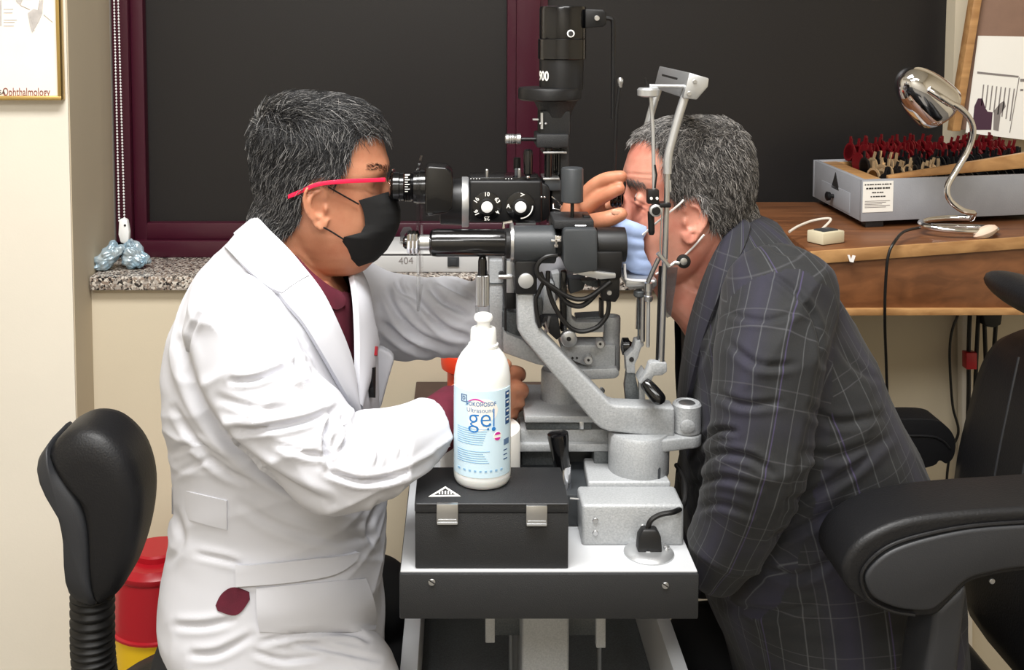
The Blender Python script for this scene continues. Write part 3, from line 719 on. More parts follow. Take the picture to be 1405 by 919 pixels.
# ---------------------------------------------------------------- sharps bin
Yb_ = 1.95; bc = P(216, 800, Yb_); rb = L(63, Yb_)
t = thing('waste_bin', 'yellow clinical waste bin with a red lid on the floor behind the stool', 'bin', (bc.x, Yb_, 0))
zb1 = P(216, 852, Yb_).z; zb2 = P(216, 760, Yb_).z
MB().lathe((bc.x, Yb_, 0), (0, 0, 1), [(0, rb*.8), (.01, rb*.84), (zb1-.004, rb), (zb1-.004, rb*1.03), (zb1, rb*1.03)], 36).build('bin_body', 'binyel', t)
MB().lathe((bc.x, Yb_, zb1), (0, 0, 1), [(0, rb*1.06), (.004, rb*1.06), (.006, rb*1.0), (zb2-zb1-.025, rb*.93), (zb2-zb1-.02, rb*.97), (zb2-zb1-.012, rb*.97), (zb2-zb1-.006, rb*.9), (zb2-zb1, rb*.86), (zb2-zb1, .01)], 36).build('bin_lid', 'binred', t)
MB().lathe((bc.x, Yb_, zb2), (0, 0, 1), [(0, rb*.5), (.01, rb*.5), (.013, rb*.45), (.013, .01)], 30).build('hatch', 'binred', t)
# ---------------------------------------------------------------- patient's exam chair
t = thing('exam_chair', 'black upholstered examination chair with padded armrests under the patient in plaid', 'chair', (.5, 1.5, 0))
bp = ((1308, 720), (1318, 640), (1335, 565), (1352, 505), (1372, 468), (1398, 450), (1440, 446), (1470, 480), (1480, 600), (1470, 800), (1420, 860), (1330, 850))
mb = MB(); scaled_loft(mb, bp, 1.66, [(.8, 1.31), (.94, 1.322), (.99, 1.35), (1, 1.4), (1, 1.6), (.98, 1.66), (.9, 1.69), (.7, 1.70)])
mb.build('backrest', 'leather', t, ang=3)
mb = MB()
for xs in ((1398, 1383, 1367, 1356), (1440, 1425, 1405, 1392)):
    mb.tube(sp([P(x, y, 1.3065+k_) for x, y, k_ in zip(xs, (490, 560, 640, 715), (.004, 0.002, .002, .003))]), .0013, 6)
mb.build('seam', 'charcoal', t)
MB().ball(P(1418, 408, 1.5), (L(32, 1.5), .13, L(24, 1.5)), 24).build('headrest', 'leather', t)
MB().tube([P(1425, 410, 1.5), P(1430, 500, 1.5)], .012, 12).build('headrest_post', 'steel', t)
zs_ = P(1300, 950, 1.5).z
mb = MB(); mb.box((.57, 1.5, zs_-.05), (.46, .46, .1)); mb.build('seat', 'leather', t, bevel=.025, seg=4)
MB().lathe((.56, 1.5, 0), (0, 0, 1), [(0, .2), (.02, .2), (.04, .17), (.05, .06), (zs_-.12, .055), (zs_-.1, .12)], 32).build('pedestal', 'hammerd', t)
outer = ((1480, 692), (1405, 697), (1330, 702), (1262, 710), (1216, 723), (1178, 745), (1159, 773), (1160, 800), (1180, 823), (1214, 840), (1250, 847), (1284, 846), (1305, 828), (1330, 803), (1365, 792), (1405, 786), (1480, 780))
rnd = lambda pl: [(p.x, p.y) for p in sp([Vector((x, y, 0)) for x, y in pl]+[Vector((*pl[0], 0))], 5)[:-1]]
mb = MB(); mb.prism(rnd(outer), 1.165, 1.255); arm = mb.build('armrest', 'leather', t, bevel=.009, seg=4, ang=1.2)
inner = ((1470, 718), (1405, 721), (1332, 727), (1266, 741), (1222, 757), (1195, 779), (1188, 797), (1198, 819), (1225, 833), (1252, 838), (1280, 837), (1302, 820), (1328, 796), (1365, 785), (1405, 779), (1470, 774))
mb = MB(); mb.prism(rnd(inner), 1.158, 1.2); mb.build('side_plate', 'charcoal', arm, bevel=.004, seg=3)
mb = MB(); mb.tube(sp([P(x, y, 1.162) for x, y in ((1470, 712), (1405, 716), (1330, 722), (1262, 735), (1217, 751), (1189, 775), (1182, 797), (1193, 822), (1224, 838), (1255, 843))]), .0022, 8); mb.build('piping', 'leather', arm)
mb = MB(); mb.prism(((1284, 838), (1330, 800), (1316, 925), (1302, 1020), (1258, 1020), (1270, 925)), 1.168, 1.235); mb.build('armrest_post', 'charcoal', t, bevel=.008, seg=3)
mb = MB(); screw(mb, 1361, 797, 4, 1.166); mb.build('armrest_screw', 'steel', t)
far = ((1190, 576), (1275, 575), (1299, 585), (1311, 604), (1309, 626), (1299, 636), (1289, 632), (1274, 641), (1190, 652))
mb = MB(); mb.prism(rnd(far), 1.745, 1.80); arm2 = mb.build('armrest', 'leather', t, bevel=.008, seg=4)
mb = MB(); mb.tube(sp([P(x, y, 1.745) for x, y in ((1195, 598), (1270, 598), (1292, 604), (1303, 615))]), .002, 8); mb.build('piping', 'leather', arm2)
mb = MB(); mb.prism(((1215, 640), (1250, 640), (1245, 860), (1210, 860)), 1.755, 1.79); mb.build('armrest_post', 'charcoal', t, bevel=.006)
# ---------------------------------------------------------------- instrument table
ztb = P(750, 784.5, 1.25).z
tx0, tx1 = P(548, 790, 1.25).x, P(959, 790, 1.25).x; TB = 1.74
t = thing('instrument_table', 'instrument table with pale grey top and black front skirt under the slit lamp', 'table', ((tx0+tx1)/2, 1.5, 0))
MB().box(((tx0+tx1)/2, (1.253+TB)/2, ztb-.006), (tx1-tx0-.002, TB-1.253, .012)).build('tabletop', 'greytop', t, bevel=.0015)
zsk = P(750, 849, 1.25).z
for (xx, yy, sx, sy) in (((tx0+tx1)/2, 1.256, tx1-tx0, .014), (tx0+.006, (1.262+TB)/2, .012, TB-1.265), (tx1-.006, (1.262+TB)/2, .012, TB-1.265), ((tx0+tx1)/2, TB-.004, tx1-tx0, .012)):
    MB().box((xx, yy, (ztb+zsk)/2-.001), (sx, sy, ztb-zsk-.002)).build('skirt', 'crinkle', t, bevel=.002)
for sx_, sy_ in ((592.5, 798.5), (913, 803)):
    mb = MB(); screw(mb, sx_, sy_, 5, 1.249, h=.0015); s = mb.build('screw', 'steel', t)
    mb = MB(); q = P(sx_, sy_, 1.2472); mb.box(q, (.008, .0006, .0012), Matrix.Rotation(.6, 3, 'Y')); mb.build('screw_slot', 'inkblack', s)
# column, head casting and hanging brackets
cx0, cx1 = P(716, 880, 1.44).x, P(781, 880, 1.44).x
mb = MB(); mb.loft([[Vector((x, y, z)) for x in (cx0,) for y, z in ((1.44, 0.04), (1.44, .60), (1.47, .64), (1.47, zsk+.02), (1.55, zsk+.02), (1.55, .04))], [Vector((x, y, z)) for x in (cx1,) for y, z in ((1.44, 0.04), (1.44, .60), (1.47, .64), (1.47, zsk+.02), (1.55, zsk+.02), (1.55, .04))]])
mb.build('column', 'hammer', t, bevel=.004, seg=3)
MB().box(((cx0+cx1)/2, 1.5, .02), (.42, .5, .04)).build('foot_plate', 'hammerd', t, bevel=.006)
mb = MB(); mb.rect(670, 840, 828, 873, 1.5, 1.56); mb.build('head_casting', 'hammerd', t, bevel=.004)
for a, b, yb in ((666, 679, 882), (818, 831, 889)):
    mb = MB(); mb.rect(a, 840, b, yb, 1.40, 1.412); mb.build('bracket', 'hammer', t, bevel=.001)
for a in (701, 822): MB().tube([P(a, 855, 1.52), P(a, 1100, 1.52)], .0035, 10).build('guide_rod', 'steel', t)
# open equipment tray under the top
tr = t
ztr = P(912, 853, 1.549).z; yf, yb = 1.30, 1.86
xl0, xl1 = P(552, 880, 1.49).x, P(575, 880, 1.49).x; xr0, xr1 = P(902, 853, 1.549).x, P(921, 853, 1.549).x
for a, b in ((xl0, xl1), (xr0, xr1)): MB().box(((a+b)/2, (yf+yb)/2, ztr/2), (b-a, yb-yf, ztr)).build('side_panel', 'greytop', tr, bevel=.001)
MB().box(((xl0+xr1)/2, yb-.008, ztr/2+.06), (xr0-xl1, .014, ztr+.12)).build('back_panel', 'greytop', tr, bevel=.001)
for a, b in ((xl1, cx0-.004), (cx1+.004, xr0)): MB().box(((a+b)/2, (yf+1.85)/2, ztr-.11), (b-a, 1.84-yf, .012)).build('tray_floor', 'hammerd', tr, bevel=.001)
mb = MB(); mb.prism(((578, 845), (625, 845), (672, 890), (672, 990), (640, 990), (628, 893)), 1.78, 1.80); mb.build('inner_brace', 'hammer', tr, bevel=.001)

# ---------------------------------------------------------------- socket plug and its lead on the table
pq = P(890, 771, 1.295); pq.z = ztb
t = thing('power_plug', 'black plug with curved lead standing in a round silver floor socket on the tabletop', 'plug', pq)
MB().lathe(pq, (0, 0, 1), [(0, .0305), (.002, .0305), (.005, .027), (.006, .02), (.006, .001)], 36).build('socket_ring', 'alu', t)
MB().lathe(pq+Vector((.022, .002, .005)), (0, 0, 1), [(0, .004), (.003, .004), (.004, .002)], 12).build('screw', 'steel', t)
mb = MB(); c = pq
mb.loft([[c+Vector((x*s, y*s2, z)) for x, y in ((-.0145, -.009), (.0145, -.009), (.0145, .009), (-.0145, .009))] for s, s2, z in ((1.02, 1, .005), (1., 1, .012), (.92, .95, .024), (.66, .8, .031), (.5, .7, .033))])
pb = mb.build('plug_body', 'rubber', t, bevel=.002)
mb = MB(); screw(mb, 889, 757, 3.6, 1.2875); mb.build('screw', 'steel', pb)
MB().tube(sp([P(889, 741, 1.295), P(888, 728, 1.295), P(893, 714, 1.295), P(906, 706, 1.298), P(925, 702, 1.302), P(937, 694, 1.33), P(941, 676, 1.35), P(938, 655, 1.38), P(928, 638, 1.42)]), .0032, 10).build('lead', 'cable', t)

# ---------------------------------------------------------------- black hard case with latches
t = thing('hard_case', 'small black hard case with two silver latches at the front of the instrument table', 'case', (P(675, 783, 1.26).x, 1.31, ztb))
bx0, bx1 = P(569.5, 740, 1.257).x, P(780, 740, 1.257).x; zl0 = P(675, 703.5, 1.257).z; zl1 = P(675, 689.5, 1.257).z; by1 = 1.362
MB().box(((bx0+bx1)/2, (1.257+by1)/2, (ztb+zl0)/2), (bx1-bx0, by1-1.257, zl0-ztb-.0006)).build('case_body', 'crinkle', t, bevel=.0018)
MB().box(((bx0+bx1)/2, (1.256+by1)/2, (zl1+zl0)/2), (bx1-bx0+.001, by1-1.256, zl1-zl0)).build('lid', 'crinkle', t, bevel=.0022)
MB().tube([Vector((bx0+.002, 1.2555, zl1-.001)), Vector((bx1-.002, 1.2555, zl1-.001))], .0009, 6).build('lid_piping', 'charcoal', t)
for a, b, c_, d_ in ((599, 628.5, 692, 719), (722, 751, 694, 721)):
    mb = MB(); mb.rect(a, c_, b, d_, 1.2515, 1.258); la = mb.build('latch', 'steel', t, bevel=.0008)
    mb = MB(); mb.rect(a+2, d_-6, b-2, d_-4.6, 1.2508, 1.252); mb.rect(a+1, d_-1.6, b-1, d_+.6, 1.2505, 1.254); mb.build('latch_tongue', 'alu', la)
def on_lid(px, py):
    o = Vector((0, 0, CAMZ)); d = P(px, py, 1.3)-o; return o+d*((zl1-CAMZ)/d.z)
mb = MB()
def flat(mb, pts, h=.0005): mb.loft([[on_lid(*p)+Vector((0, 0, k)) for p in pts] for k in (-.0004, h)])
for a, b, c_, d_ in (((588, 681.5), (611, 667.5), (611, 670), (593.5, 680.5)), ((611, 667.5), (632, 681), (627, 680), (611, 670)), ((588, 681.5), (632, 681), (627.5, 679.3), (593, 679.8))): flat(mb, (a, b, c_, d_))
for x in (602, 606, 610, 614, 618): flat(mb, ((x, 678), (x+2, 678), (x+2, 673.5), (x, 674)))
mb.build('triangle_emblem', 'paper', t, smooth=False)

# ---------------------------------------------------------------- white paper roll behind the case
rq = P(659, 600, 1.43); rz = P(659, 585, 1.43).z
MBr = MB().lathe((rq.x, 1.43, ztb), (0, 0, 1), [(0, .018), (0, .0528), (.002, .0535), (rz-ztb-.001, .0535), (rz-ztb, .053), (rz-ztb, .019), (rz-ztb-.05, .018), (.002, .018)], 48)
t = thing('paper_roll', 'white paper roll standing on the table behind the gel bottle', 'paper roll', (rq.x, 1.43, ztb))
MBr.build('paper', 'paper', t)
MB().lathe((rq.x, 1.43, ztb+.002), (0, 0, 1), [(0, .0165), (0, .018), (rz-ztb-.003, .018), (rz-ztb-.003, .0165)], 24).build('core', 'card', t)

# ---------------------------------------------------------------- gel bottle
YB_ = 1.322; bc = P(661.5, 665, YB_).x; zb0 = zl1
def bz(py): return P(662, py, YB_).z
t = thing('gel_bottle', 'white ultrasound gel bottle with pale blue label standing on the black case', 'bottle', (bc, YB_, zb0))
rB = L(40.3, YB_)
pr = [(0, rB*.82), (.0015, rB*.92), (.006, rB*.985), (.012, rB)]+[(bz(y)-zb0, L(r, YB_)) for y, r in ((645, 40.3), (600, 40.3), (540, 40), (514, 39.3), (503, 37.5), (493, 34.5), (485, 30), (479, 25), (475, 21.5), (473, 20), (468, 17))]
MB().lathe((bc, YB_, zb0), (0, 0, 1), pr, 48).build('bottle_body', 'bottle', t, ang=1.2)
bx2 = bc+L(1.5, YB_)
MB().lathe((bx2, YB_, bz(475)), (0, 0, 1), [(bz(y)-bz(475), L(r, YB_)) for y, r in ((475, 21), (471, 21), (470, 18.6), (452, 17.8), (449.5, 16.5), (449, 9))], 40).build('screw_cap', 'wplastic', t)
MB().lathe((bx2, YB_, bz(450)), (0, 0, 1), [(bz(y)-bz(450), L(r, YB_)) for y, r in ((450, 9.5), (444, 9), (441, 9.5), (438, 13), (434, 13.3), (431, 11.5), (429.5, 8), (428.5, 3))], 32).build('nozzle', 'wplastic', t)
def wrap(me, rad):
    for v in me.vertices:
        a = v.co.x/rB; r_ = rad+v.co.y; v.co = Vector((bc+math.sin(a)*r_, YB_-math.cos(a)*r_, v.co.z))
    return me
def ctext(txt, size, px, py, m, bold=0., sx=1., rot=0., name='label_text'):
    me = text_mesh(txt, size, bold=bold); u = math.asin(max(-.99, min(.99, (px-661.5)/40.3)))*rB
    bm = bmesh.new(); bm.from_mesh(me); bmesh.ops.subdivide_edges(bm, edges=[e for e in bm.edges if e.calc_length() > .004], cuts=3); bm.to_mesh(me); bm.free()
    me.transform(Matrix.Translation((u, 0, bz(py)+.0)) @ Matrix(((1, 0, 0, 0), (0, 0, 1, 0), (0, 1, 0, 0), (0, 0, 0, 1))) @ Matrix.Rotation(rot, 4, 'Z') @ Matrix.Diagonal((sx, 1, 1, 1)))
    for v in me.vertices: v.co.y = .0006+max(0, v.co.y)*.1
    return link_mesh(name, wrap(me, rB), M[m], lab)
def cpoly(mb, px0, px1, py0, py1, off, n=2, shape=None):
    u0, u1 = [math.asin(max(-.999, min(.999, (x-661.5)/40.3)))*rB for x in (px0, px1)]; rings = []
    for k in range(n+1):
        u = u0+(u1-u0)*k/n; a = u/rB
        lo, hi = (py1, py0) if shape is None else shape(k/n)
        rings.append([Vector((bc+math.sin(a)*r_, YB_-math.cos(a)*r_, bz(y))) for r_, y in ((rB+off, lo), (rB+off, hi), (rB-.0003, hi), (rB-.0003, lo))])
    mb.loft(rings)
mb = MB(); cpoly(mb, 622.2, 699.5, 524, 640, .0003, 40); lab = mb.build('label', 'label', t, ang=1.2)
def cloud(cx, cy, rx, ry):
    mb = MB(); cpoly(mb, cx-rx, cx+rx, 0, 0, .00045, 16, lambda k: (cy+ry*math.sqrt(max(.003, 1-(2*k-1)**2)), cy-ry*math.sqrt(max(.003, 1-(2*k-1)**2)))); mb.build('white_cloud', 'paper', lab, ang=1.2)
cloud(661, 549, 21, 15); cloud(657, 564, 15, 13); cloud(670, 550, 12, 13)
ctext('ge', .034, 657.5, 560, 'lblue', bold=-.0002, sx=.95)
mb = MB(); cpoly(mb, 675.6, 677.2, 548, 571, .0007); cpoly(mb, 673.5, 679, 0, 0, .0007, 8, lambda k: (574.5+2.6*math.sqrt(max(.01, 1-(2*k-1)**2)), 574.5-2.6*math.sqrt(max(.01, 1-(2*k-1)**2))))
for cx, cy, r in ((671, 568, 1.8), (668.6, 574, 1.5)): cpoly(mb, cx-r, cx+r, 0, 0, .0007, 6, lambda k: (cy+r*math.sqrt(max(.01, 1-(2*k-1)**2)), cy-r*math.sqrt(max(.01, 1-(2*k-1)**2))))
mb.build('gel_drop', 'lblue', lab)
ctext('Ultrasound', .0075, 658, 549.5, 'lsoft', sx=1.02)
ctext('ЯOKOЯOSOF', .0072, 658.5, 541.3, 'lsoft', bold=.00012, sx=.86)
ctext('D', .0062, 636, 535, 'navy', bold=.0002)
mb = MB()
for a, b, c_, d_ in ((632.5, 640, 530, 531), (632.5, 640, 539, 540), (632.5, 633.4, 530, 540), (639, 640, 530, 540)): cpoly(mb, a, b, c_, d_, .0006)
mb.build('logo_frame', 'navy', lab)
mb = MB(); cpoly(mb, 641, 664, 0, 0, .0006, 10, lambda k: (538.5-3.5*math.sin(math.pi*k)+.6, 538.5-4.6*math.sin(math.pi*k)-.2)); mb.build('swoosh', 'magenta', lab)
mb = MB()
for a in range(4): cpoly(mb, 692.5, 697.8, 528.5+11.6*a, 538+11.6*a, .0006, 3)
mb.build('pictogram', 'navy', lab)
mb = MB()
for a in range(4): cpoly(mb, 694, 696.6, 531+11.6*a, 533+11.6*a, .0009, 2)
mb.build('pictogram_symbol', 'paper', lab)
mb = MB()
for k in range(8): cpoly(mb, 627.5, 668-((k*37) % 9), 574+k*2.9, 574.9+k*2.9, .0006, 8)
for k in range(6): cpoly(mb, 627.5, 671-((k*53) % 11), 604+k*3., 604.9+k*3., .0006, 8)
for k in range(9): cpoly(mb, 628+k*7.2, 631+k*7.2, 629.5, 632.2, .0006, 1)
mb.build('text_lines', 'lpale', lab)
mb = MB(); cpoly(mb, 676, 687, 0, 0, .0005, 10, lambda k: (585+6*math.sqrt(max(.01, 1-(2*k-1)**2)), 585-6*math.sqrt(max(.01, 1-(2*k-1)**2)))); mb.build('round_badge', 'paper', lab)
mb = MB(); cpoly(mb, 677.5, 685.5, 0, 0, .0007, 8, lambda k: (583.2, 583.2-3.6*math.sqrt(max(.01, 1-(2*k-1)**2)))); cpoly(mb, 677.5, 685.5, 0, 0, .0007, 8, lambda k: (587+3.6*math.sqrt(max(.01, 1-(2*k-1)**2)), 587)); mb.build('badge_print', 'magenta', lab)
mb = MB()
for k in range(7): cpoly(mb, 690.5+k*1.0, 690.5+k*1.0+(.35 if k % 2 else .6), 592, 600, .0006, 1)
for y in (606, 612, 618): cpoly(mb, 690, 695, y, y+1.4, .0006, 1)
mb.build('barcode', 'navy', lab)

# ---------------------------------------------------------------- slit lamp
t = thing('slit_lamp', 'slit lamp biomicroscope in black and grey on the instrument table between the two men', 'slit lamp', (P(770, 700, 1.48).x, 1.48, ztb))
SL_ = t
def B(name, mb, m, bevel=0., parent=None, **k): return mb.build(name, m, parent or SL_, bevel=bevel, **k)
zb1_ = P(860, 676, 1.37).z
xb0, xb1 = P(694, 690, 1.37).x, P(925, 690, 1.37).x
B('base_plate', MB().box(((xb0+xb1)/2, 1.52, (ztb+zb1_)/2), (xb1-xb0, .31, zb1_-ztb-.0005)), 'graphite', .004)
B('front_block', MB().rect(798.5, 692.5, 938.5, 749.5, 1.315, 1.372), 'hammer', .0045, seg=3)
mb = MB()
for x, y in ((817, 714), (817, 731), (882, 723)): screw(mb, x, y, 4, 1.3145, h=.0012)
B('block_screws', mb, 'steel')
B('trim_strip', MB().tube([P(782, 683.5, 1.352), P(876, 690, 1.345)], .0012, 8), 'steel')
B('locking_pin', MB().lv(908.5, [(695, 4), (688, 4), (688, 5), (678, 5), (677, 3)], 1.36, 16), 'alu')
B('rail_block', MB().rect(780, 615, 836, 690, 1.47, 1.56), 'graphite', .003)
B('rail_block', MB().rect(815, 620, 838, 648, 1.43, 1.5), 'hammerd', .002)
B('arm_foot', MB().loft([[Vector((x, y, z)) for x, y in ((P(807, 670, 1.37).x, 1.372), (P(921, 670, 1.37).x, 1.372), (P(916, 670, 1.37).x, 1.45), (P(810, 670, 1.37).x, 1.45))] for z in (zb1_-.002, P(860, 661.5, 1.37).z)]), 'hammer', .003, seg=3)
# drum, flange and hinge that carry the swinging arm
xd, xh = P(877, 630, 1.41).x, P(943, 600, 1.41).x
def zz(py, Y=1.385): return P(860, py, Y).z
B('arm_drum', MB().lathe((xd, 1.415, zz(661.5)), (0, 0, 1), [(0, .038), (.004, .040), (zz(606)-zz(661.5), .0405), (zz(601.5)-zz(661.5), .038), (zz(601.5)-zz(661.5), .01)], 44), 'hammer')
hull = [Vector((xd+.0395*math.cos(a), 1.415+.0395*math.sin(a), 0)) for a in [math.pi*.5+k*math.pi/16 for k in range(17)]]+[Vector((xh+.0195*math.cos(a), 1.415+.0195*math.sin(a), 0)) for a in [-math.pi*.5+k*math.pi/16 for k in range(17)]]
B('arm_flange', MB().loft([[p+Vector((0, 0, z)) for p in hull] for z in (zz(621), zz(603.5))]), 'hammer', .003, seg=3)
hz0, hz1 = zz(603.4), zz(562)
B('hinge_barrel', MB().lathe((xh, 1.415, hz0), (0, 0, 1), [(0, .0175), (.002, .019), (hz1-hz0-.003, .019), (hz1-hz0, .0165), (hz1-hz0, .014), (hz1-hz0-.002, .013), (hz1-hz0-.002, .001)], 36), 'hammer')
B('hinge_cap', MB().lathe((xh, 1.415, hz1-.004), (0, 0, 1), [(0, .011), (.003, .011), (.004, .009), (.004, .001)], 24), 'steel')
B('hinge_button', MB().ly(943.5, 585, [(-.002, 8.8), (-.0015, 9.8), (.004, 9.8)], 1.397, 24), 'hammer')
arm = ((709.5, 403), (733, 403), (735, 442), (745, 458), (836.5, 553.5), (845, 556.5), (926, 559.5), (926, 601.5), (836, 592.5), (824, 588), (815, 581), (716, 463), (710, 452))
B('swing_arm', MB().prism(arm, 1.398, 1.430), 'hammer', .0035, seg=3)
# back casting and grey column
B('back_casting', MB().prism(((690, 452), (697, 458), (717, 466), (734, 482), (752, 504), (735, 500), (712, 492), (690, 484)), 1.455, 1.50), 'hammer', .003)
B('back_drum', MB().lv(703, [(466, 15), (462, 15.5), (427, 15.5), (424, 13)], 1.48), 'hammerd')
B('grey_column', MB().rect(671, 357, 690.5, 520, 1.475, 1.54), 'hammer', .003)
B('column_band', MB().rect(670.5, 388, 691, 390, 1.474, 1.541), 'hammerd')
B('column_rod', MB().tube([P(693.5, 345, 1.46), P(693.5, 484, 1.46)], .0016, 8), 'inkblack')
B('column_strip', MB().rect(695, 358, 705.5, 402, 1.45, 1.456), 'alu', .001)
B('column_block', MB().rect(694, 400, 708, 424, 1.452, 1.49), 'black', .001)
B('column_pin', MB().lh(379.5, [(684, 3), (686, 3.4), (703, 3.4), (704, 2)], 1.448, 12), 'steel')
B('column_rivet', MB().ly(688, 376, [(-.002, 3), (.004, 4)], 1.47, 12), 'inkblack')
# slide drum and cross plates
B('slide_drum', MB().lv(769, [(562, 26), (559, 27.5), (508, 27.5), (505, 25.5), (505, 3)], 1.5, 40), 'hammer')
B('slide_pillar', MB().lv(748, [(576, 6.5), (557, 6.5)], 1.475, 20), 'hammer')
B('slide_pillar', MB().lv(781, [(577, 15), (566, 15.5), (560, 14)], 1.49, 28), 'hammer')
B('cross_plate', MB().loft([[Vector((x, y, z)) for x, y in ((P(720, 580, 1.43).x, 1.43), (P(815, 580, 1.43).x, 1.43), (P(815, 580, 1.43).x, 1.56), (P(720, 580, 1.43).x, 1.56))] for z in (P(760, 580, 1.43).z, P(760, 571, 1.43).z)]), 'hammer', .0015)
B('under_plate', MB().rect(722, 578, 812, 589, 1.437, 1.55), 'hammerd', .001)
B('locking_pin', MB().rect(795, 578, 801, 589, 1.43, 1.437), 'alu', .0008)
B('slide_bar', MB().rect(714, 589, 836, 613, 1.44, 1.49), 'hammer', .0025)
B('slide_bar_lip', MB().rect(712, 609, 838, 620, 1.432, 1.5), 'hammer', .0015)
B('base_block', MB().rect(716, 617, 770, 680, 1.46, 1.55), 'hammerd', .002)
jb = P(771, 640, 1.385)
B('joystick', MB().lathe(P(772, 648, 1.385), Vector((-.13, 0, 1)), [(0, .0095), (.004, .0105), (.03, .0118), (.048, .0140), (.0525, .0135), (.054, .010), (.0545, .001)], 28), 'gloss')
B('joystick_collar', MB().lathe((jb.x+.001, 1.385, zb1_-.001), (0, 0, 1), [(0, .012), (P(771, 637, 1.385).z-zb1_, .0105), (P(771, 634, 1.385).z-zb1_, .006)], 24), 'chrome')
# central carriage behind the arm
B('carriage_cylinder', MB().lv(838.5, [(508, 11.5), (505, 12.3), (475, 12.3), (474, 11.8), (456, 11.8), (455, 12.3), (436, 12.3), (433, 11.6), (433, 8), (436, 7.5)], 1.5, 36), 'hammer')
B('carriage_beam', MB().prism(((768, 476), (775, 473), (845, 473), (845, 505), (815, 505), (805, 503), (790, 497), (776, 489)), 1.478, 1.52), 'hammer', .003)
B('carriage_foot', MB().prism(((770, 507), (846, 505), (850, 509), (850, 516), (844, 520), (800, 522), (770, 522)), 1.468, 1.535), 'hammer', .003)
B('yoke', MB().prism(((777, 418), (784, 418), (785, 437), (791, 442), (829, 442), (829, 456), (794, 457), (782, 453), (777, 444)), 1.485, 1.515), 'hammer', .002)
B('yoke_rail', MB().prism(((791, 436), (828, 434), (828, 440), (791, 441)), 1.50, 1.53), 'hammerd', .001)
for x, y, r, m_ in ((780.5, 465, 11.5, 'alu'), (823.7, 472, 6.4, 'alu'), (807.5, 494, 6.6, 'alu')):
    k = B('clamp_knob', MB().ly(x, y, [(-.0025, r*.8), (-.001, r), (.008, r), (.008, r*.6), (.02, r*.6)], 1.462, 28), m_)
    B('knob_socket', MB().ly(x, y, [(-.0005, r*.28), (.002, r*.28)], 1.4588, 14), 'inkblack', parent=k)
mb = MB()
for x in (785.5, 791.5): mb.ly(x, 491, [(-.0006, 1.6), (.002, 1.6)], 1.4778, 10)
B('carriage_holes', mb, 'inkblack')
B('black_post', MB().rect(769, 372, 778, 455, 1.47, 1.49), 'gloss', .002)
B('grey_fin', MB().prism(((747, 386), (760, 388), (765, 431), (744, 431)), 1.475, 1.50), 'hammer', .0015)
B('grey_fin', MB().prism(((757, 376), (768, 374), (768, 402), (764, 400)), 1.475, 1.50), 'hammer', .0015)
B('small_block', MB().rect(735, 408, 744, 432, 1.46, 1.49), 'hammerd', .001)
B('black_fin', MB().prism(((746, 434), (766, 434), (770, 462), (764, 467), (748, 452), (742, 444)), 1.465, 1.50), 'crinkle', .002)
B('stay_rod', MB().tube([P(754, 434, 1.462), P(748, 458, 1.462)], .0022, 8), 'steel')
B('stay_rod', MB().tube([P(741, 448, 1.455), P(748, 442, 1.455), P(752, 455, 1.455)], .0018, 8), 'steel')
B('elbow_screw', MB().tube([P(826, 535, 1.44), P(820, 541, 1.43)], .0045, 10), 'chrome')
B('mirror_tray', MB().prism(((788, 375.5), (798, 370), (845, 375.5), (845, 381.5), (824, 383.5)), 1.385, 1.44), 'alu', .001)
B('tray_gear', MB().prism(((797, 385), (820, 384), (821, 395), (806, 392)), 1.44, 1.46), 'hammerd', .0015)
B('dark_bracket', MB().prism(((780, 383), (806, 383), (800, 398), (782, 404)), 1.47, 1.5), 'graphite', .002)
# near black optical tube on the arm
YT = 1.41
B('ocular_grip', MB().lh(332.5, [(558, 9), (559, 15)]+[(560+i*2.6, 17.5 if i % 2 else 15.5) for i in range(6)]+[(575, 14), (577, 10)], YT, 10), 'chrome', smooth=True, ang=.3)
B('ocular_stem', MB().lh(332.5, [(576, 11), (591, 11)], YT, 28), 'steel')
B('ocular_tip', MB().lh(332.5, [(553, 6), (556, 9), (560, 9)], YT, 20), 'gloss')
B('optical_tube', MB().lh(333, [(588, 6), (590, 15), (593, 18.5), (600, 19.5), (692, 19), (696, 18)], YT, 44), 'gloss')
B('tube_ring', MB().lh(334, [(692, 19), (694, 21), (699, 21), (700, 20)], YT, 40), 'black')
B('tube_flange', MB().lh(332, [(699, 20), (700, 27), (704, 27), (705, 24)], YT, 44), 'steel')
B('tube_screw', MB().tube([P(691, 313, YT-.02), P(691, 306, YT-.02), P(703, 304, YT-.02)], .0022, 8), 'chrome')
B('tube_body', MB().lh(335, [(703, 24), (705, 26), (760, 26.5), (762, 24)], YT, 44), 'graphite')
B('tube_neck', MB().lh(333, [(760, 19), (775, 19)], YT, 30), 'black')
k = B('cross_fitting', MB().box(P(763, 330, YT-.029), (.003, .004, .014)).box(P(763, 330, YT-.029), (.013, .004, .003)).box(P(767, 327, YT-.028), (.007, .004, .007)).box(P(763, 337, YT-.028), (.005, .004, .004)), 'chrome', .0006)
mb = MB(); mb.prism(((773, 318), (776, 314), (817, 314), (820, 317), (820, 371), (790, 376), (778, 371), (773, 362)), 1.372, 1.445); B('prism_box', mb, 'graphite', .002)
B('prism_lid', MB().rect(760, 302, 815, 314, 1.385, 1.45), 'crinkle', .002)
B('prism_catch', MB().rect(801, 296, 810, 303, 1.40, 1.42), 'black', .001)
B('lid_hinge', MB().tube([P(789, 310, 1.384), P(804, 310, 1.384)], .0012, 6), 'steel')
B('outlet_tube', MB().lh(335.5, [(818, 24), (852, 24.5), (857, 24), (858, 21)], YT+.005, 40), 'black')
B('outlet_housing', MB().prism(((812, 345), (855, 345), (853, 382), (824, 386), (812, 374)), 1.39, 1.44), 'black', .003)
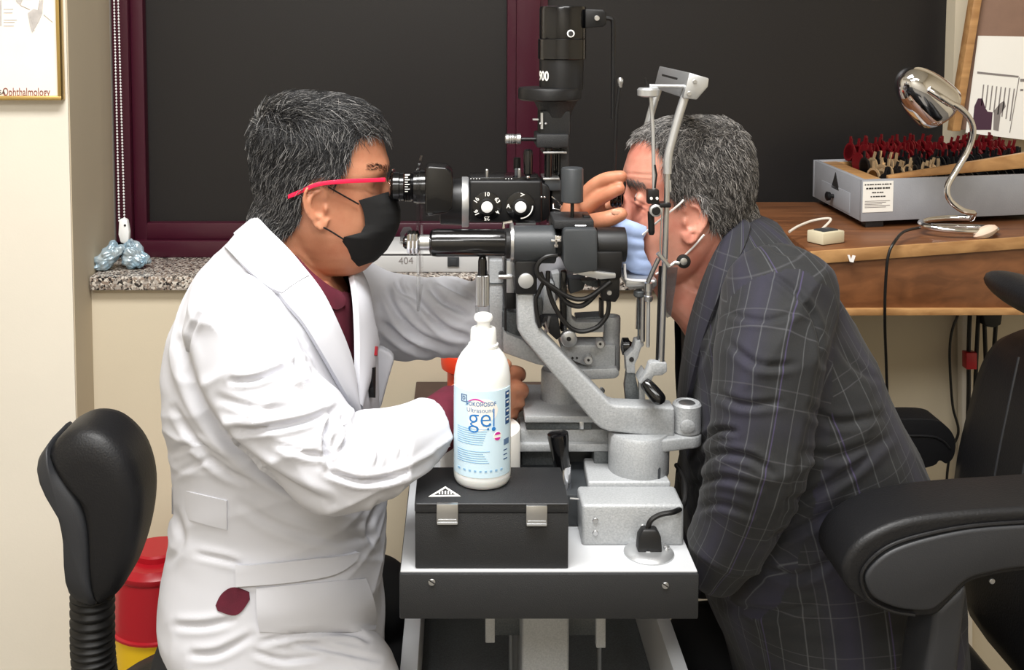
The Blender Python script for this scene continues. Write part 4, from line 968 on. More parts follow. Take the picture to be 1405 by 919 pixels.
B('lower_neck', MB().prism(((823, 383), (851, 380), (850, 407), (845, 415), (826, 413)), 1.395, 1.43), 'black', .002)
mb = MB(); screw(mb, 836, 401.5, 3.6, 1.3945); B('neck_screw', mb, 'steel')
B('neck_leg', MB().rect(823.5, 412, 828.5, 436, 1.405, 1.42), 'black')
B('arm_clamp', MB().rect(706.5, 358, 737, 404, 1.393, 1.435), 'black', .003)
k = B('clamp_wheel', MB().ly(721.5, 385, [(-.003, 8), (-.002, 10.6), (.003, 10.6)], 1.392, 32), 'alu')
B('shaft_weight', MB().lv(785, [(277.5, 12), (276, 15.3), (232, 15.3), (230, 14), (229.5, 3)], 1.405, 36), 'graphite')
B('weight_shaft', MB().lv(785, [(314, 2.6), (276, 2.6)], 1.405, 14), 'black')
# hanging fluted grip below the tube
mb = MB(); o = P(662, 419, YT); n = 40; rings = []
zt1 = P(662, 377, YT).z
for z, s in ((o.z, .92), (o.z+.001, 1), (zt1-.001, 1), (zt1, .92)):
    rings.append([Vector((o.x+L(9.8 if i % 2 else 8.9, YT)*s*math.cos(i*2*math.pi/n), YT+L(9.8 if i % 2 else 8.9, YT)*s*math.sin(i*2*math.pi/n), z)) for i in range(n)])
mb.loft(rings); B('fluted_grip', mb, 'steel', ang=.3)
B('grip_stem', MB().lv(662, [(378, 6.4), (358, 6.2), (353, 5), (350, 3)], YT, 24), 'gloss')
B('grip_foot', MB().lv(662, [(437, 6), (432, 9.5), (420, 10.5), (418, 9)], YT, 24), 'acryl')
# binocular microscope
YM = 1.50
B('microscope_body', MB().rect(643, 247.5, 744, 306, 1.465, 1.54), 'black', .004, seg=3)
B('body_taper', MB().prism(((742, 250), (752, 254), (755, 262), (755, 296), (748, 303), (742, 305)), 1.472, 1.53), 'black', .003)
B('body_top_rail', MB().rect(645, 243.5, 738, 248, 1.475, 1.53), 'gloss', .001)
mb = MB()
for x in (646, 650, 654, 658, 694, 698, 702): mb.ball(P(x, 245.5, 1.474), .0013, 8)
B('rail_screws', mb, 'steel', ang=3)
B('silver_band', MB().lh(277, [(633.5, 33), (634, 35), (641, 35), (643, 34), (643.5, 32)], YM-.004, 48), 'alu')
B('objective_barrel', MB().lh(277, [(603, 26), (605, 31), (620, 31.5), (634, 32.5)], YM, 40), 'black')
for dy in (-.031, .031):
    B('prism_housing', MB().prism(((583, 231), (589, 228), (612, 230), (620, 236), (622, 250), (621, 287), (614, 292), (586, 297), (583, 293)), YM+dy-.026, YM+dy+.026), 'gloss', .004, seg=3)
    ey = B('eyepiece', MB().lh(256, [(536, 8), (537, 18), (540, 20.5), (548, 20.5), (549, 19), (554, 19)]+[(555+i*1.2, 20.8 if i % 2 else 19.8) for i in range(8)]+[(566, 19), (568, 22), (578, 23), (584, 23)], YM+dy, 36), 'gloss', ang=.4)
    mb = MB()
    for k_ in range(8): mb.rect(555.5, 240+k_*3.2, 562-(k_ % 2)*2.5, 240.8+k_*3.2, YM+dy-L(21.2, 1.5)*math.sqrt(max(.05, 1-((241+k_*3.2-256)/21)**2))-.0003, YM+dy)
    B('scale_marks', mb, 'paper', parent=ey)
for nm, cx, lets in (('magnification_dial', 668, (('10', 90, 0), ('63', 30, -1.), ('4', -28, -2.), ('25', -90, 3.14), ('16', 212, 2.), ('16', 150, 1.))), ('aperture_dial', 714, (('A', 180, 0), ('V', 78, 1.57)))):
    d = B(nm, MB().ly(cx, 283, [(-.003, 19), (-.0025, 20.5), (.004, 20.5)], 1.4645, 44), 'gloss')
    B('dial_hub', MB().ly(cx, 283, [(-.0065, 10), (-.006, 11.5), (.0, 11.5)], 1.4645, 30), 'black', parent=d)
    B('dial_cap', MB().ly(cx, 283, [(-.0078, 7.2), (-.0074, 7.9), (.0, 7.9)], 1.4645, 30), 'white', parent=d)
    c0 = P(cx, 283, 1.4608)
    for tx, ang, rot in lets:
        a = math.radians(ang); add_text('dial_numeral', tx, .0078, c0+Vector((math.cos(a)*.0162, 0, math.sin(a)*.0162)), 'paper', d, rot=rot, bold=.00015)
    if cx == 714:
        MB().tube([c0+Vector((math.cos(a)*.0165, .0002, math.sin(a)*.0165)) for a in [math.radians(-88+i*9) for i in range(11)]], .0009, 6).build('arc_mark', 'paper', d)
B('index_pin', MB().lv(668, [(249, 2), (248, 2.4), (233, 2.4), (232, 1.6)], 1.48, 12), 'steel')
B('index_pin', MB().lv(712.5, [(249, 2), (248, 2.6), (232, 2.6), (231, 1.6)], 1.48, 12), 'steel')
B('index_pin', MB().lv(708.5, [(249, 2), (248, 2.6), (232, 2.6), (231, 1.6)], 1.50, 12), 'hammerd')
B('black_stud', MB().lv(709.5, [(233, 5), (217, 5), (216, 3.5)], 1.505, 16), 'black')
B('lever_knob', MB().lv(724.5, [(243, 3), (240, 4), (238, 6.2), (210, 6.6), (206, 5.6), (204.5, 3)], 1.47, 24), 'gloss')
B('lever_ferrule', MB().ball(P(724.5, 243, 1.468), .0028, 12), 'chrome', ang=3)
B('highlight_strip', MB().rect(708, 306, 735, 308.5, 1.462, 1.468), 'steel')  # highlight under the microscope body, drawn as a bright metal strip
B('body_studs', MB().ball(P(743, 270.5, 1.466), .0017, 10).ball(P(747, 270.5, 1.468), .0017, 10), 'steel', ang=3)
B('spring_clip', MB().tube([P(757, 270, 1.46), P(764, 276, 1.458), P(770, 283, 1.457), P(768, 288, 1.457), P(759, 286, 1.46), P(759, 279, 1.462)], .0012, 8), 'chrome')
# breath shield
xs_ = P(576, 300, 1.5).x
B('breath_shield', MB().box((xs_, 1.50, (P(576, 222, 1.5).z+P(576, 408, 1.5).z)/2), (.004, .15, P(576, 222, 1.5).z-P(576, 408, 1.5).z)), 'acryl', .001)
# illumination tower
YI = 1.50; ax_ = 771
B('lamp_cap', MB().lv(772, [(53, 31.5), (51, 32), (12, 32), (9, 31), (8, 28), (7.5, 3)], YI, 44), 'gloss')
B('lamp_ring', MB().lv(771, [(81, 32), (80, 33), (54, 33), (53, 32)], YI, 44), 'gloss')
B('lamp_barrel', MB().lv(770, [(122, 30), (82, 30.5), (80, 30)], YI, 44), 'black')
k = B('lamp_screw', MB().ly(783, 46, [(-.002, 2), (-.002, 5.2), (.004, 5.2)], YI-L(30.9, 1.5), 20), 'white')
B('screw_core', MB().ly(783, 46, [(-.0028, 1.6), (-.0028, 3.4), (.0, 3.4)], YI-L(30.9, 1.5), 16), 'inkblack', parent=k)
me = text_mesh('900', .018, bold=.0004)
rr_ = L(30.6, YI); cc = P(770, 104, YI)
bm = bmesh.new(); bm.from_mesh(me); bmesh.ops.subdivide_edges(bm, edges=[e for e in bm.edges if e.calc_length() > .003], cuts=3); bm.to_mesh(me); bm.free()
for v in me.vertices:
    a = (v.co.x*.8-.031)/rr_; r_ = rr_+.0004+max(0, v.co.z); v.co = Vector((cc.x+math.sin(a)*r_, YI-math.cos(a)*r_, cc.z+v.co.y))
link_mesh('lamp_numeral', me, M['paper'], t)
B('lamp_flange', MB().lv(754, [(137, 40), (135, 43), (123, 43.5), (120, 42), (119.5, 20)], YI, 44), 'black')
B('flange_taper', MB().lv(762, [(160, 21), (152, 23), (140, 29), (136, 31)], YI, 36), 'crinkle')
B('tower_neck', MB().rect(741, 152, 783, 187, 1.48, 1.53), 'crinkle', .003)
B('tower_block', MB().rect(736, 184, 781, 203, 1.475, 1.53), 'crinkle', .003)
B('adjust_shaft', MB().lh(191, [(714, 2.6), (738, 2.8)], 1.485, 14), 'black')
B('adjust_knob', MB().lh(190.5, [(693, 5), (694, 6.6)]+[(696+i*1.6, 7 if i % 2 else 6.5) for i in range(7)]+[(708, 6), (709, 7), (714, 7), (715, 5)], 1.485, 20), 'steel', ang=.4)
B('neck_bits', MB().rect(742, 155, 745, 177, 1.474, 1.48).rect(731, 163, 739, 165, 1.474, 1.48).ball(P(741.5, 169.5, 1.474), .0018, 8).ball(P(749, 169.5, 1.474), .0018, 8), 'alu')
B('tower_rod', MB().lv(752, [(250, 5.4), (203, 5.6)], 1.485, 20), 'gloss')
B('tower_rod', MB().lv(767, [(270, 8), (203, 8.5)], 1.51, 20), 'gloss')
B('tower_collar', MB().rect(745, 208, 778, 211, 1.476, 1.52).rect(745, 244, 768, 247.5, 1.476, 1.52), 'steel', .0008)
B('tower_joint', MB().rect(747, 247, 770, 262, 1.478, 1.52), 'graphite', .002)
B('tower_support', MB().rect(756, 258, 782, 320, 1.49, 1.53), 'black', .003)
B('tower_side_bar', MB().rect(769, 195, 781, 262, 1.495, 1.52), 'crinkle', .002)
B('lamp_bracket', MB().prism(((803, 12), (828, 13), (832, 17), (832, 33), (828, 37), (803, 39)), 1.48, 1.52), 'black', .002)
mb = MB(); screw(mb, 819, 25, 3.8, 1.479); B('bracket_screw', mb, 'steel')
B('bracket_rod', MB().tube(sp([P(831, 25, 1.5), P(838, 26, 1.5), P(841, 31, 1.5), P(841.5, 60, 1.5), P(841, 163, 1.5)], 4), .0032, 10), 'black')
B('thin_rod', MB().tube([P(850.5, 118, 1.49), P(846, 150, 1.49), P(843, 235, 1.49)], .0024, 10), 'black')
B('rod_tip', MB().lv(851, [(120, 2.4), (116, 3), (113, 4.2), (109, 4.2), (106.5, 2.5)], 1.49, 16), 'steel')
# hanging leads
for i, (pl, r) in enumerate(((((765, 350), (748, 353), (737, 365), (740, 380), (757, 393), (778, 406), (794, 410.5), (811, 406), (838, 386)), .0031), (((741, 374), (747, 386), (765, 401), (778, 415), (794, 420), (807, 414), (822, 398)), .0034),
                              (((835, 413), (835, 422), (832, 434), (820, 448), (801, 454.5), (785, 451), (771, 437), (758, 414), (752, 392), (752, 372)), .0031), (((747, 384), (739, 401), (735, 412), (737, 432), (741, 449)), .0028))):
    B('lead', MB().tube(sp([P(x, y, 1.388+.003*i) for x, y in pl]), r, 10), 'cable')
# hidden second control under the operator's right hand
B('control_lever', MB().lathe(P(694, 640, 1.49), (0, 0, 1), [(0, .012), (.05, .013), (.1, .016), (.106, .012), (.107, .001)], 20), 'rubber')

# ---------------------------------------------------------------- headrest with chin rest
t = thing('headrest_frame', 'silver forehead and chin rest frame bolted to the table in front of the patient', 'headrest', (P(905, 740, 1.44).x, 1.5, ztb))
def H(name, mb, m, bevel=0., parent=None, **k): return mb.build(name, m, parent or t, bevel=bevel, **k)
YH, YHf = 1.40, 1.585
up = sp([P(916, 238, YH), P(917, 215, YH), P(922, 193, YH), P(931, 160, YH), P(940, 132, YH)], 5)
H('near_pole', MB().tube(up, L(6, YH), 18), 'alu')
H('near_pole_lower', MB().tube([P(907, 505, YH), P(912, 365, YH), P(916, 236, YH)], L(4.2, YH), 16), 'steel')
H('pole_strip', MB().tube([P(901.5, 500, YH+.006), P(906, 365, YH+.006)], L(2.4, YH), 10), 'black')
sh = Vector((0, YHf-YH, 0))
H('far_pole', MB().tube([p+sh for p in up], L(6, YH), 18), 'alu')
H('far_pole_lower', MB().tube([P(907, 505, YH)+sh, P(916, 236, YH)+sh], L(4.2, YH), 16), 'steel')
br = ((946, 99.5), (973, 107.5), (971.5, 119), (956, 137), (937, 134.5))
H('forehead_bar', MB().prism(br, YH-.012, YHf+.012), 'alu', .0015)
mb = MB(); screw(mb, 953.4, 112, 3, YH-.0125); screw(mb, 945.6, 128.6, 3.4, YH-.0125); H('bar_screws', mb, 'steel')
mb = MB(); a = P(941.2, 117, YH); mb.box(Vector((a.x+.0006, 1.505, a.z)), (.004, .11, .014)); H('forehead_slot', mb, 'inkblack')
H('target_rod', MB().tube([P(891, 118, YH), P(939, 118.5, YH)], L(3, YH), 12), 'alu')
H('target_disc', MB().lv(889.5, [(133, 9), (131, 15), (123, 15.5), (120.5, 13), (120, 2)], YH, 30), 'alu')
H('target_pin', MB().tube([P(885, 107, YH), P(888, 119, YH)], .0012, 8), 'black')
H('hanging_rod', MB().tube([P(892.5, 125, YH), P(896, 180, YH), P(897.5, 262, YH)], L(2.6, YH), 12), 'alu')
H('wire_clip', MB().tube([P(898.5, 226, YH-.004), P(901, 240, YH-.005), P(898.5, 258, YH-.004)], .0012, 8), 'black')
k = H('target_block', MB().rect(889, 260.5, 904.5, 280, YH-.008, YH+.006), 'black', .001)
H('block_dots', MB().ly(893.6, 272, [(-.001, 2), (.001, 2)], YH-.008, 12).ly(901.5, 272, [(-.001, 2), (.001, 2)], YH-.008, 12), 'paper', parent=k)
k = H('target_knob', MB().ly(899.5, 288.5, [(-.004, 7), (-.003, 8.6), (.006, 8.6)], YH-.006, 28), 'alu')
H('knob_face', MB().ly(900, 289, [(-.003, 5), (-.002, 6), (.004, 6)], YH-.009, 24), 'black', parent=k)
H('target_handle', MB().tube(sp([P(893, 290, YH), P(893.5, 305, YH), P(894, 322, YH)], 4), [L(r_, YH) for r_ in [4.6]*7+[4.6, 3]], 14), 'black')
H('pole_clamp', MB().rect(905, 279, 921, 285, YH-.010, YH+.010), 'black', .001)
H('height_mark', MB().rect(918.5, 247, 921, 263, YH-.004, YH+.002), 'steel')
# chin rest
zc1 = P(875, 383, YH+.03).z
ch0, ch1 = P(858, 383, YH+.03).x, P(902, 383, YH+.03).x
H('chin_cup', MB().loft([[Vector((x, y, z)) for x, y in ((ch0, YH+.03), (ch1, YH+.03), (ch1, 1.56), (ch0, 1.56))] for z in (zc1-.011, zc1)]), 'alu', .003)
H('chin_lip', MB().tube(sp([P(857, 362, YH+.03), P(858, 378, YH+.03), P(863, 384, YH+.03), P(898, 386, YH+.03)], 5), .0018, 8), 'white')
H('chin_bracket', MB().rect(862, 386, 899, 397, YH+.04, 1.52), 'hammer', .002)
H('chin_wheel', MB().lv(877, [(407, 6), (405, 8), (400, 8), (398, 6)], YH+.04, 24), 'hammerd')
H('chin_post', MB().lv(881.5, [(468, 3.6), (396, 3.6)], YH+.04, 16), 'steel')
H('chin_post', MB().lv(876, [(468, 1.6), (400, 1.6)], YH+.045, 10), 'hammerd')
H('height_screw', MB().lv(889, [(476, 2), (474, 2.6), (410, 2.6)], YH+.01, 14), 'alu')
H('height_nut', MB().lv(889.5, [(413, 5), (411, 6.4), (406, 6.4), (405, 4.6), (400, 4.6), (399, 5.6), (388, 5.6), (387, 3)], YH+.01, 20), 'steel')
H('strut', MB().tube([P(889, 387, YH+.005), P(896, 371, YH-.004), P(904, 354, YH-.008)], L(3.2, YH), 12), 'steel')
H('strut_clamp', MB().tube([P(902, 347, YH-.01), P(918, 365, YH-.01)], L(2.8, YH), 10), 'steel')
H('chin_cup_spring', MB().tube([P(909, 284, YH-.008), P(906, 330, YH-.008), P(906, 350, YH-.008)], .0011, 8), 'steel')
mb = MB(); mb.prism(((912.5, 367), (930, 367), (928, 385), (920.5, 434), (915, 436), (912.5, 430)), YH+.02, YH+.023); H('side_guard', mb, 'smoke')
k = H('strap_button', MB().ly(938, 358.5, [(-.003, 6), (-.002, 9.5), (.003, 9.5)], YH-.002, 28), 'rubber')
H('button_screw', MB().ly(938, 358.5, [(-.002, 3.4), (-.0015, 5), (.001, 5)], YH-.0045, 20), 'steel', parent=k)
H('button_link', MB().tube([P(921, 364, YH-.004), P(926, 360, YH-.004), P(932, 361, YH-.004)], .0026, 10), 'steel')
# lower brackets down to the table
H('pole_socket', MB().prism(((891, 499), (895, 497), (915, 498), (915.5, 510), (909, 515), (897, 516), (893, 525), (885, 528), (877, 526), (887, 511)), YH-.006, YH+.009), 'hammer', .0015)
H('socket_arm', MB().prism(((877, 526), (885, 528), (892, 520), (886, 512)), YH+.008, YH+.045), 'hammer', .001)
H('socket_strip', MB().prism(((877, 524), (884, 524), (886, 556), (888, 640), (879, 640)), YH+.038, YH+.050), 'hammer', .001)
H('grip_handle', MB().tube(sp([P(884, 524, YH-.01), P(893, 534, YH-.016), P(903, 546, YH-.022), P(905, 549, YH-.022)], 4), [L(r_, YH) for r_ in (7, 8, 9, 9.4, 9.8, 10, 10.2, 10.2, 10.2, 10, 9.6, 9, 7)], 20), 'gloss')
H('left_bracket', MB().prism(((872, 468), (882, 466), (884, 474), (879.5, 478), (876, 490), (871, 500), (872, 512), (860, 512), (858.5, 490), (869, 480)), 1.44, 1.46), 'hammer', .0012)
H('bracket_hole', MB().ly(866.5, 493, [(-.001, 3.4), (.001, 3.4)], 1.44, 14), 'inkblack')
H('left_sheet', MB().prism(((860, 511), (871, 511), (877, 540), (880, 640), (868, 640), (857, 530)), 1.442, 1.455), 'hammerd', .001)
H('side_knob', MB().lh(475, [(852, 5), (854, 12), (862, 12), (864, 8), (870, 4)], 1.47, 24), 'gloss')
zq = P(880, 640, 1.42).z
H('frame_foot', MB().box((P(884, 640, 1.42).x, 1.5, (zq+zb1_)/2+.006), (.03, .24, zq-zb1_+.02)), 'graphite', .003)
# ---------------------------------------------------------------- people: shared tools
def Q(px, py, lat=0.): p = P(px, py, 1.5-abs(lat)/1000); return Vector((p.x, 1.5+lat/1000, p.z))      # lat in mm, negative towards the camera; both sides mirror
def ring(xb, xf, w, py, yc=1.5, n=48, c=.45, e=2.25, dy=0.):
    a, b = P(xb, py, yc), P(xf, py, yc); xc_ = a.x+(b.x-a.x)*c; out = []
    for k in range(n):
        t = 2*math.pi*k/n; ct, st = math.cos(t), math.sin(t)
        x = math.copysign(abs(ct)**(2/e), ct); y = math.copysign(abs(st)**(2/e), st)
        out.append(Vector((xc_+x*((b.x-xc_) if ct > 0 else (xc_-a.x)), yc+dy+y*w, a.z)))
    return out
def ear(mb, cx, cy, lat, f, s=1.):
    o = Q(cx, cy, lat+6)
    for side in (-1, 1):
        def pt(u, v, k): return Vector((o.x+f*u*s/1000, 1.5+side*(lat+k+max(0, 8-u)*.42)/1000, o.z+v*s/1000))
        ol = [(7, 12), (5, 22), (-1, 29), (-10, 31), (-17, 26), (-21, 15), (-20, 2), (-16, -9), (-10, -18), (-6, -26), (0, -30), (6, -27), (8, -18)]
        mb.tube(sp([pt(u, v, 2.) for u, v in ol], 5), [.0027]*61, 10)
        mb.tube(sp([pt(u, v, .6) for u, v in ((-2, 20), (-9, 19), (-14, 10), (-14, 0), (-10, -9), (-4, -14), (3, -13))], 5), [.0026]*31, 10)
        c2 = [(p[0]*.96, p[1]*.96) for p in ol]+[(8, 0)]
        mb.loft([[pt(u, v, k) for u, v in c2] for k in (-9, -2.6)])
        mb.ball(pt(6.5, -3, 1), (.003, .0032, .006), 12); mb.ball(pt(1, -22, .5), (.0062, .0036, .008), 14)
        mb.ball(pt(6, 13, -1), (.004, .004, .006), 12)
def strands(name, me, test, comb, n, ln, palette, parent, seed, lift=.35, r0=.00045, jitter=.35, base=0., wave=.25):
    """short hairs rooted on a surface, each a tapering three-sided tube"""
    rs = np.random.RandomState(seed); co, no = np_mesh(me)
    me.calc_loop_triangles(); m = len(me.loop_triangles); tr = np.empty(m*3, np.int32); me.loop_triangles.foreach_get('vertices', tr); tr = tr.reshape(-1, 3)
    cen = co[tr].mean(1); q = cen.copy(); q[:, 1] = 1.5-np.abs(q[:, 1]-1.5); px, py = proj(q); ok = test(px, py, cen)
    tr = tr[ok]
    ar = np.linalg.norm(np.cross(co[tr[:, 1]]-co[tr[:, 0]], co[tr[:, 2]]-co[tr[:, 0]]), axis=1); ar /= ar.sum()
    pick = rs.choice(len(tr), n, p=ar); w3 = rs.dirichlet((1, 1, 1), n)
    root = np.einsum('ij,ijk->ik', w3, co[tr[pick]]); nn = np.einsum('ij,ijk->ik', w3, no[tr[pick]]); nn /= np.linalg.norm(nn, axis=1, keepdims=True)
    q = root.copy(); q[:, 1] = 1.5-np.abs(q[:, 1]-1.5); px, py = proj(q)
    d = comb(px, py, root)+rs.normal(size=(n, 3))*jitter
    d += np.stack([np.sin(root @ rs.normal(size=3)*120), np.sin(root @ rs.normal(size=3)*120), np.sin(root @ rs.normal(size=3)*120)], 1)*wave
    d -= nn*np.einsum('ij,ij->i', d, nn)[:, None]; d /= np.linalg.norm(d, axis=1, keepdims=True)
    l = ln(px, py)*rs.uniform(.6, 1.25, n); K = 4; pts = []
    for k in range(K):
        t = k/(K-1); up = lift*(t-.45*t*t)
        pts.append(root+nn*base+(d*t*.95+nn*up)*l[:, None]-np.array([0, 0, 1])*(.18*t*t*l)[:, None])
    side = np.cross(d, nn); V = []
    for k in range(K):
        r = r0*(1-.75*k/(K-1)); tg = pts[min(k+1, K-1)]-pts[max(k-1, 0)]; tg /= np.linalg.norm(tg, axis=1, keepdims=True)
        b = np.cross(tg, side)
        for j in range(3):
            a = j*2*math.pi/3; V.append(pts[k]+(side*math.cos(a)+b*math.sin(a))*r)
    V = np.stack(V, 1).reshape(-1, 3)
    F_ = []
    for k in range(K-1):
        for j in range(3): F_.append([k*3+j, k*3+(j+1) % 3, (k+1)*3+(j+1) % 3, (k+1)*3+j])
    F_ = (np.array(F_)[None]+np.arange(n)[:, None, None]*K*3).reshape(-1, 4)
    hm = bpy.data.meshes.new(name); hm.vertices.add(len(V)); hm.vertices.foreach_set('co', V.astype(np.float32).ravel())
    hm.loops.add(F_.size); hm.loops.foreach_set('vertex_index', F_.astype(np.int32).ravel()); hm.polygons.add(len(F_)); hm.polygons.foreach_set('loop_start', np.arange(0, F_.size, 4, dtype=np.int32))
    hm.update(calc_edges=True); hm.validate(); hm.shade_smooth()
    pal = np.array([lin(c) for c in palette]); g = palette_pick(px, py, rs, len(pal)); cc = pal[g]*rs.uniform(.75, 1.2, (n, 1))
    at = hm.color_attributes.new('strand', 'FLOAT_COLOR', 'POINT'); at.data.foreach_set('color', np.repeat(np.concatenate([cc, np.ones((n, 1))], 1), K*3, axis=0).astype(np.float32).ravel())
    return link_mesh(name, hm, M['hair'], parent)
def palette_pick(px, py, rs, n): return rs.randint(0, n, len(px))
def scalp(me, test, off, name, m, parent):
    co, no = np_mesh(me); q = co.copy(); q[:, 1] = 1.5-np.abs(q[:, 1]-1.5); px, py = proj(q); ok = test(px, py, co)
    bm = bmesh.new(); bm.from_mesh(me); bm.verts.ensure_lookup_table()
    bmesh.ops.delete(bm, geom=[f for f in bm.faces if not all(ok[v.index] for v in f.verts)], context='FACES')
    bmesh.ops.delete(bm, geom=[v for v in bm.verts if not v.link_faces], context='VERTS')
    bm.normal_update(); cs = np.array([v.co[:] for v in bm.verts]); vn = vnoise(cs, 160, 3)+.5*vnoise(cs, 420, 4)
    for v, k in zip(bm.verts, vn): v.co += v.normal*(off*(.1 if v.is_boundary else 1)*(1+.45*k))
    o = bpy.data.meshes.new(name); bm.to_mesh(o); bm.free(); o.shade_smooth()
    return link_mesh(name, o, m, parent)
M['scalp1'] = mat('dark_hair_base', (34, 33, 34), .7, bump=.6, bscale=500)
M['scalp2'] = mat('grey_hair_base', (66, 62, 60), .7, bump=.6, bscale=500)
def finger(mb, pts, r): mb.limb([P(*p) for p in pts], r, 14, 5)
def dents(me, lst):
    """gaussian sculpting: (px, py, lat mm, radius mm, depth m, direction)"""
    co, no = np_mesh(me)
    for px, py, lat, rad, dep, dr in lst:
        for sgn in ((-1, 1) if lat else (1,)):
            c = np.array(Q(px, py, sgn*abs(lat))); w_ = np.exp(-((co-c)**2).sum(1)/(rad/1000)**2)
            co = co+np.array(dr)[None]*(w_*dep)[:, None]
    set_co(me, co)
def cut_faces(me, poly):
    co, no = np_mesh(me); px, py = proj(co); vw = co-np.array([0, 0, CAMZ]); fr = np.einsum('ij,ij->i', vw, no) < .03
    ok = in_poly(px, py, poly) & fr
    bm = bmesh.new(); bm.from_mesh(me); bm.verts.ensure_lookup_table()
    bmesh.ops.delete(bm, geom=[f for f in bm.faces if sum(ok[v.index] for v in f.verts) >= 3], context='FACES')
    bm.to_mesh(me); bm.free(); me.shade_smooth()
def torso(mb, rows, c=.5, e=2.3, shrink=0., yc=1.5):
    mb.loft([ring(xb+shrink, xf-shrink, max(.02, w_-shrink/1000), py, yc, 56, c, e) for py, xb, xf, w_ in rows])
def mask_mesh(rows, name, m, parent, ft=1, pleats=True):
    """rows: side-edge px,py, half width mm, front px,py"""
    mb = MB(); n = 33; rr = []
    rows2 = []
    for a, b in zip(rows, rows[1:]):
        for k in range(6): rows2.append([a[i]+(b[i]-a[i])*k/6 for i in range(5)])
    rows2.append(list(rows[-1]))
    for ex, ey, w_, fx, fy in rows2:
        r = []
        for k in range(n):
            t = -1+2*k/(n-1); a = t*math.pi/2; f = math.cos(a)**.75
            r.append(Q(ex+(fx-ex)*f, ey+(fy-ey)*f, math.copysign(w_*abs(math.sin(a))**.9, t)))
        rr.append(r)
    up = [[mb.bm.verts.new(p) for p in r] for r in rr]
    for i in range(len(rr)-1):
        for k in range(n-1): mb.face((up[i][k], up[i][k+1], up[i+1][k+1], up[i+1][k]))
    bm = mb.bm; bmesh.ops.recalc_face_normals(bm, faces=bm.faces)
    bmesh.ops.solidify(bm, geom=bm.faces[:], thickness=.0016)
    return mb.build(name, m, parent, ang=1.)
def copy_loft_uv(me, bones):
    """cloth coordinates: v runs down each bone, u round it (seam on the side away from the lens)"""
    co, no = np_mesh(me); uvl = me.uv_layers.new(name='UVMap'); nl = len(me.loops)
    lv = np.empty(nl, np.int32); me.loops.foreach_get('vertex_index', lv)
    npoly = len(me.polygons); ls = np.empty(npoly, np.int32); lt = np.empty(npoly, np.int32); me.polygons.foreach_get('loop_start', ls); me.polygons.foreach_get('loop_total', lt)
    pl = np.repeat(np.arange(npoly), lt); cen = np.stack([np.bincount(pl, co[lv, k], npoly)/lt for k in range(3)], 1)
    def along(p, pts):
        ds, Vs, Cs, As, acc = [], [], [], [], 0
        for a, b in zip(pts, pts[1:]):
            a = np.array(a); b = np.array(b); e_ = b-a; l = np.linalg.norm(e_); s_ = (p-a) @ e_/l**2; t = np.clip(s_, 0, 1); c = a+t[:, None]*e_
            ds.append(np.linalg.norm(p-c, axis=1)); Vs.append(acc+np.clip(s_, -1 if acc == 0 else 0, 1 if len(ds) < len(pts)-1 else 3)*l); Cs.append(c); As.append(np.repeat((e_/l)[None], len(p), 0)); acc += l
        ds = np.stack(ds); best = ds.min(0); w_ = np.exp(-(ds-best)/.012); w_ /= w_.sum(0)
        A_ = np.einsum('kn,knj->nj', w_, np.stack(As)); A_ /= np.linalg.norm(A_, axis=1, keepdims=True)
        return best, (w_*np.stack(Vs)).sum(0), np.einsum('kn,knj->nj', w_, np.stack(Cs)), A_
    D = np.stack([along(cen, sp(pts, 6))[0]/rad for pts, rad, ru in bones], 1); own = D.argmin(1)
    U = np.zeros((nl, 2))
    for i, (pts, rad, ru) in enumerate(bones):
        k = own[pl] == i; p = co[lv[k]]; _, V, C_, A_ = along(p, sp(pts, 6)); d = p-C_; d -= A_*np.einsum('ij,ij->i', d, A_)[:, None]
        e1 = np.array([0, -1, 0])-A_*(-A_[:, 1])[:, None]; e1 /= np.linalg.norm(e1, axis=1, keepdims=True); e2 = np.cross(A_, e1)
        U[k] = np.stack([np.arctan2(np.einsum('ij,ij->i', d, e2), np.einsum('ij,ij->i', d, e1))*ru, V], 1)
    uvl.data.foreach_set('uv', U.astype(np.float32).ravel())

# ---------------------------------------------------------------- the operator in the white coat
doc = thing('person', 'person in white coat, black face mask and pink glasses seated on stool at slit lamp', 'person', (P(300, 900, 1.5).x, 1.5, 0))
DT = [(297, 344, 392, 0.062), (312, 334, 415, 0.075), (330, 318, 437, 0.098), (350, 301, 462, 0.135), (375, 276, 486, 0.168), (405, 262, 503, 0.19), (450, 244, 512, 0.198), (500, 234, 520, 0.196), (560, 238, 522, 0.19), (620, 242, 522, 0.182), (670, 246, 522, 0.178), (720, 241, 526, 0.188), (770, 231, 527, 0.2), (815, 228, 526, 0.208), (855, 236, 528, 0.21), (900, 258, 530, 0.205), (950, 285, 525, 0.18), (985, 320, 490, 0.12)]
body = MB()
hd = [(136, 398, 452, 28), (141, 380, 477, 44), (150, 366, 497, 57), (165, 357, 513, 67), (185, 352, 523, 73), (205, 351, 529, 76), (222, 351, 533, 77), (234, 352, 533.5, 77.5), (243, 353, 529, 77), (252, 355, 525, 76), (265, 358, 524, 75), (280, 362, 527, 73), (297, 367, 529, 71), (312, 374, 528, 68.5), (328, 384, 526, 65), (343, 396, 522, 60), (357, 414, 514, 53), (367, 432, 504, 44), (372, 445, 495, 33)]
body.loft([ring(a, b, w_/1000, y, 1.5, 56, .47, 2.2) for y, a, b, w_ in hd])
body.loft([ring(x0_, x1_, w_/1000, y, 1.5, 20, .3, 2) for y, x0_, x1_, w_ in ((240, 515, 530, 6), (255, 512, 533, 8), (272, 512, 540, 11), (285, 512, 545, 15), (292, 514, 545, 17), (299, 516, 538, 14), (303, 518, 530, 9))])
ear(body, 440, 284, 73, 1, .97)
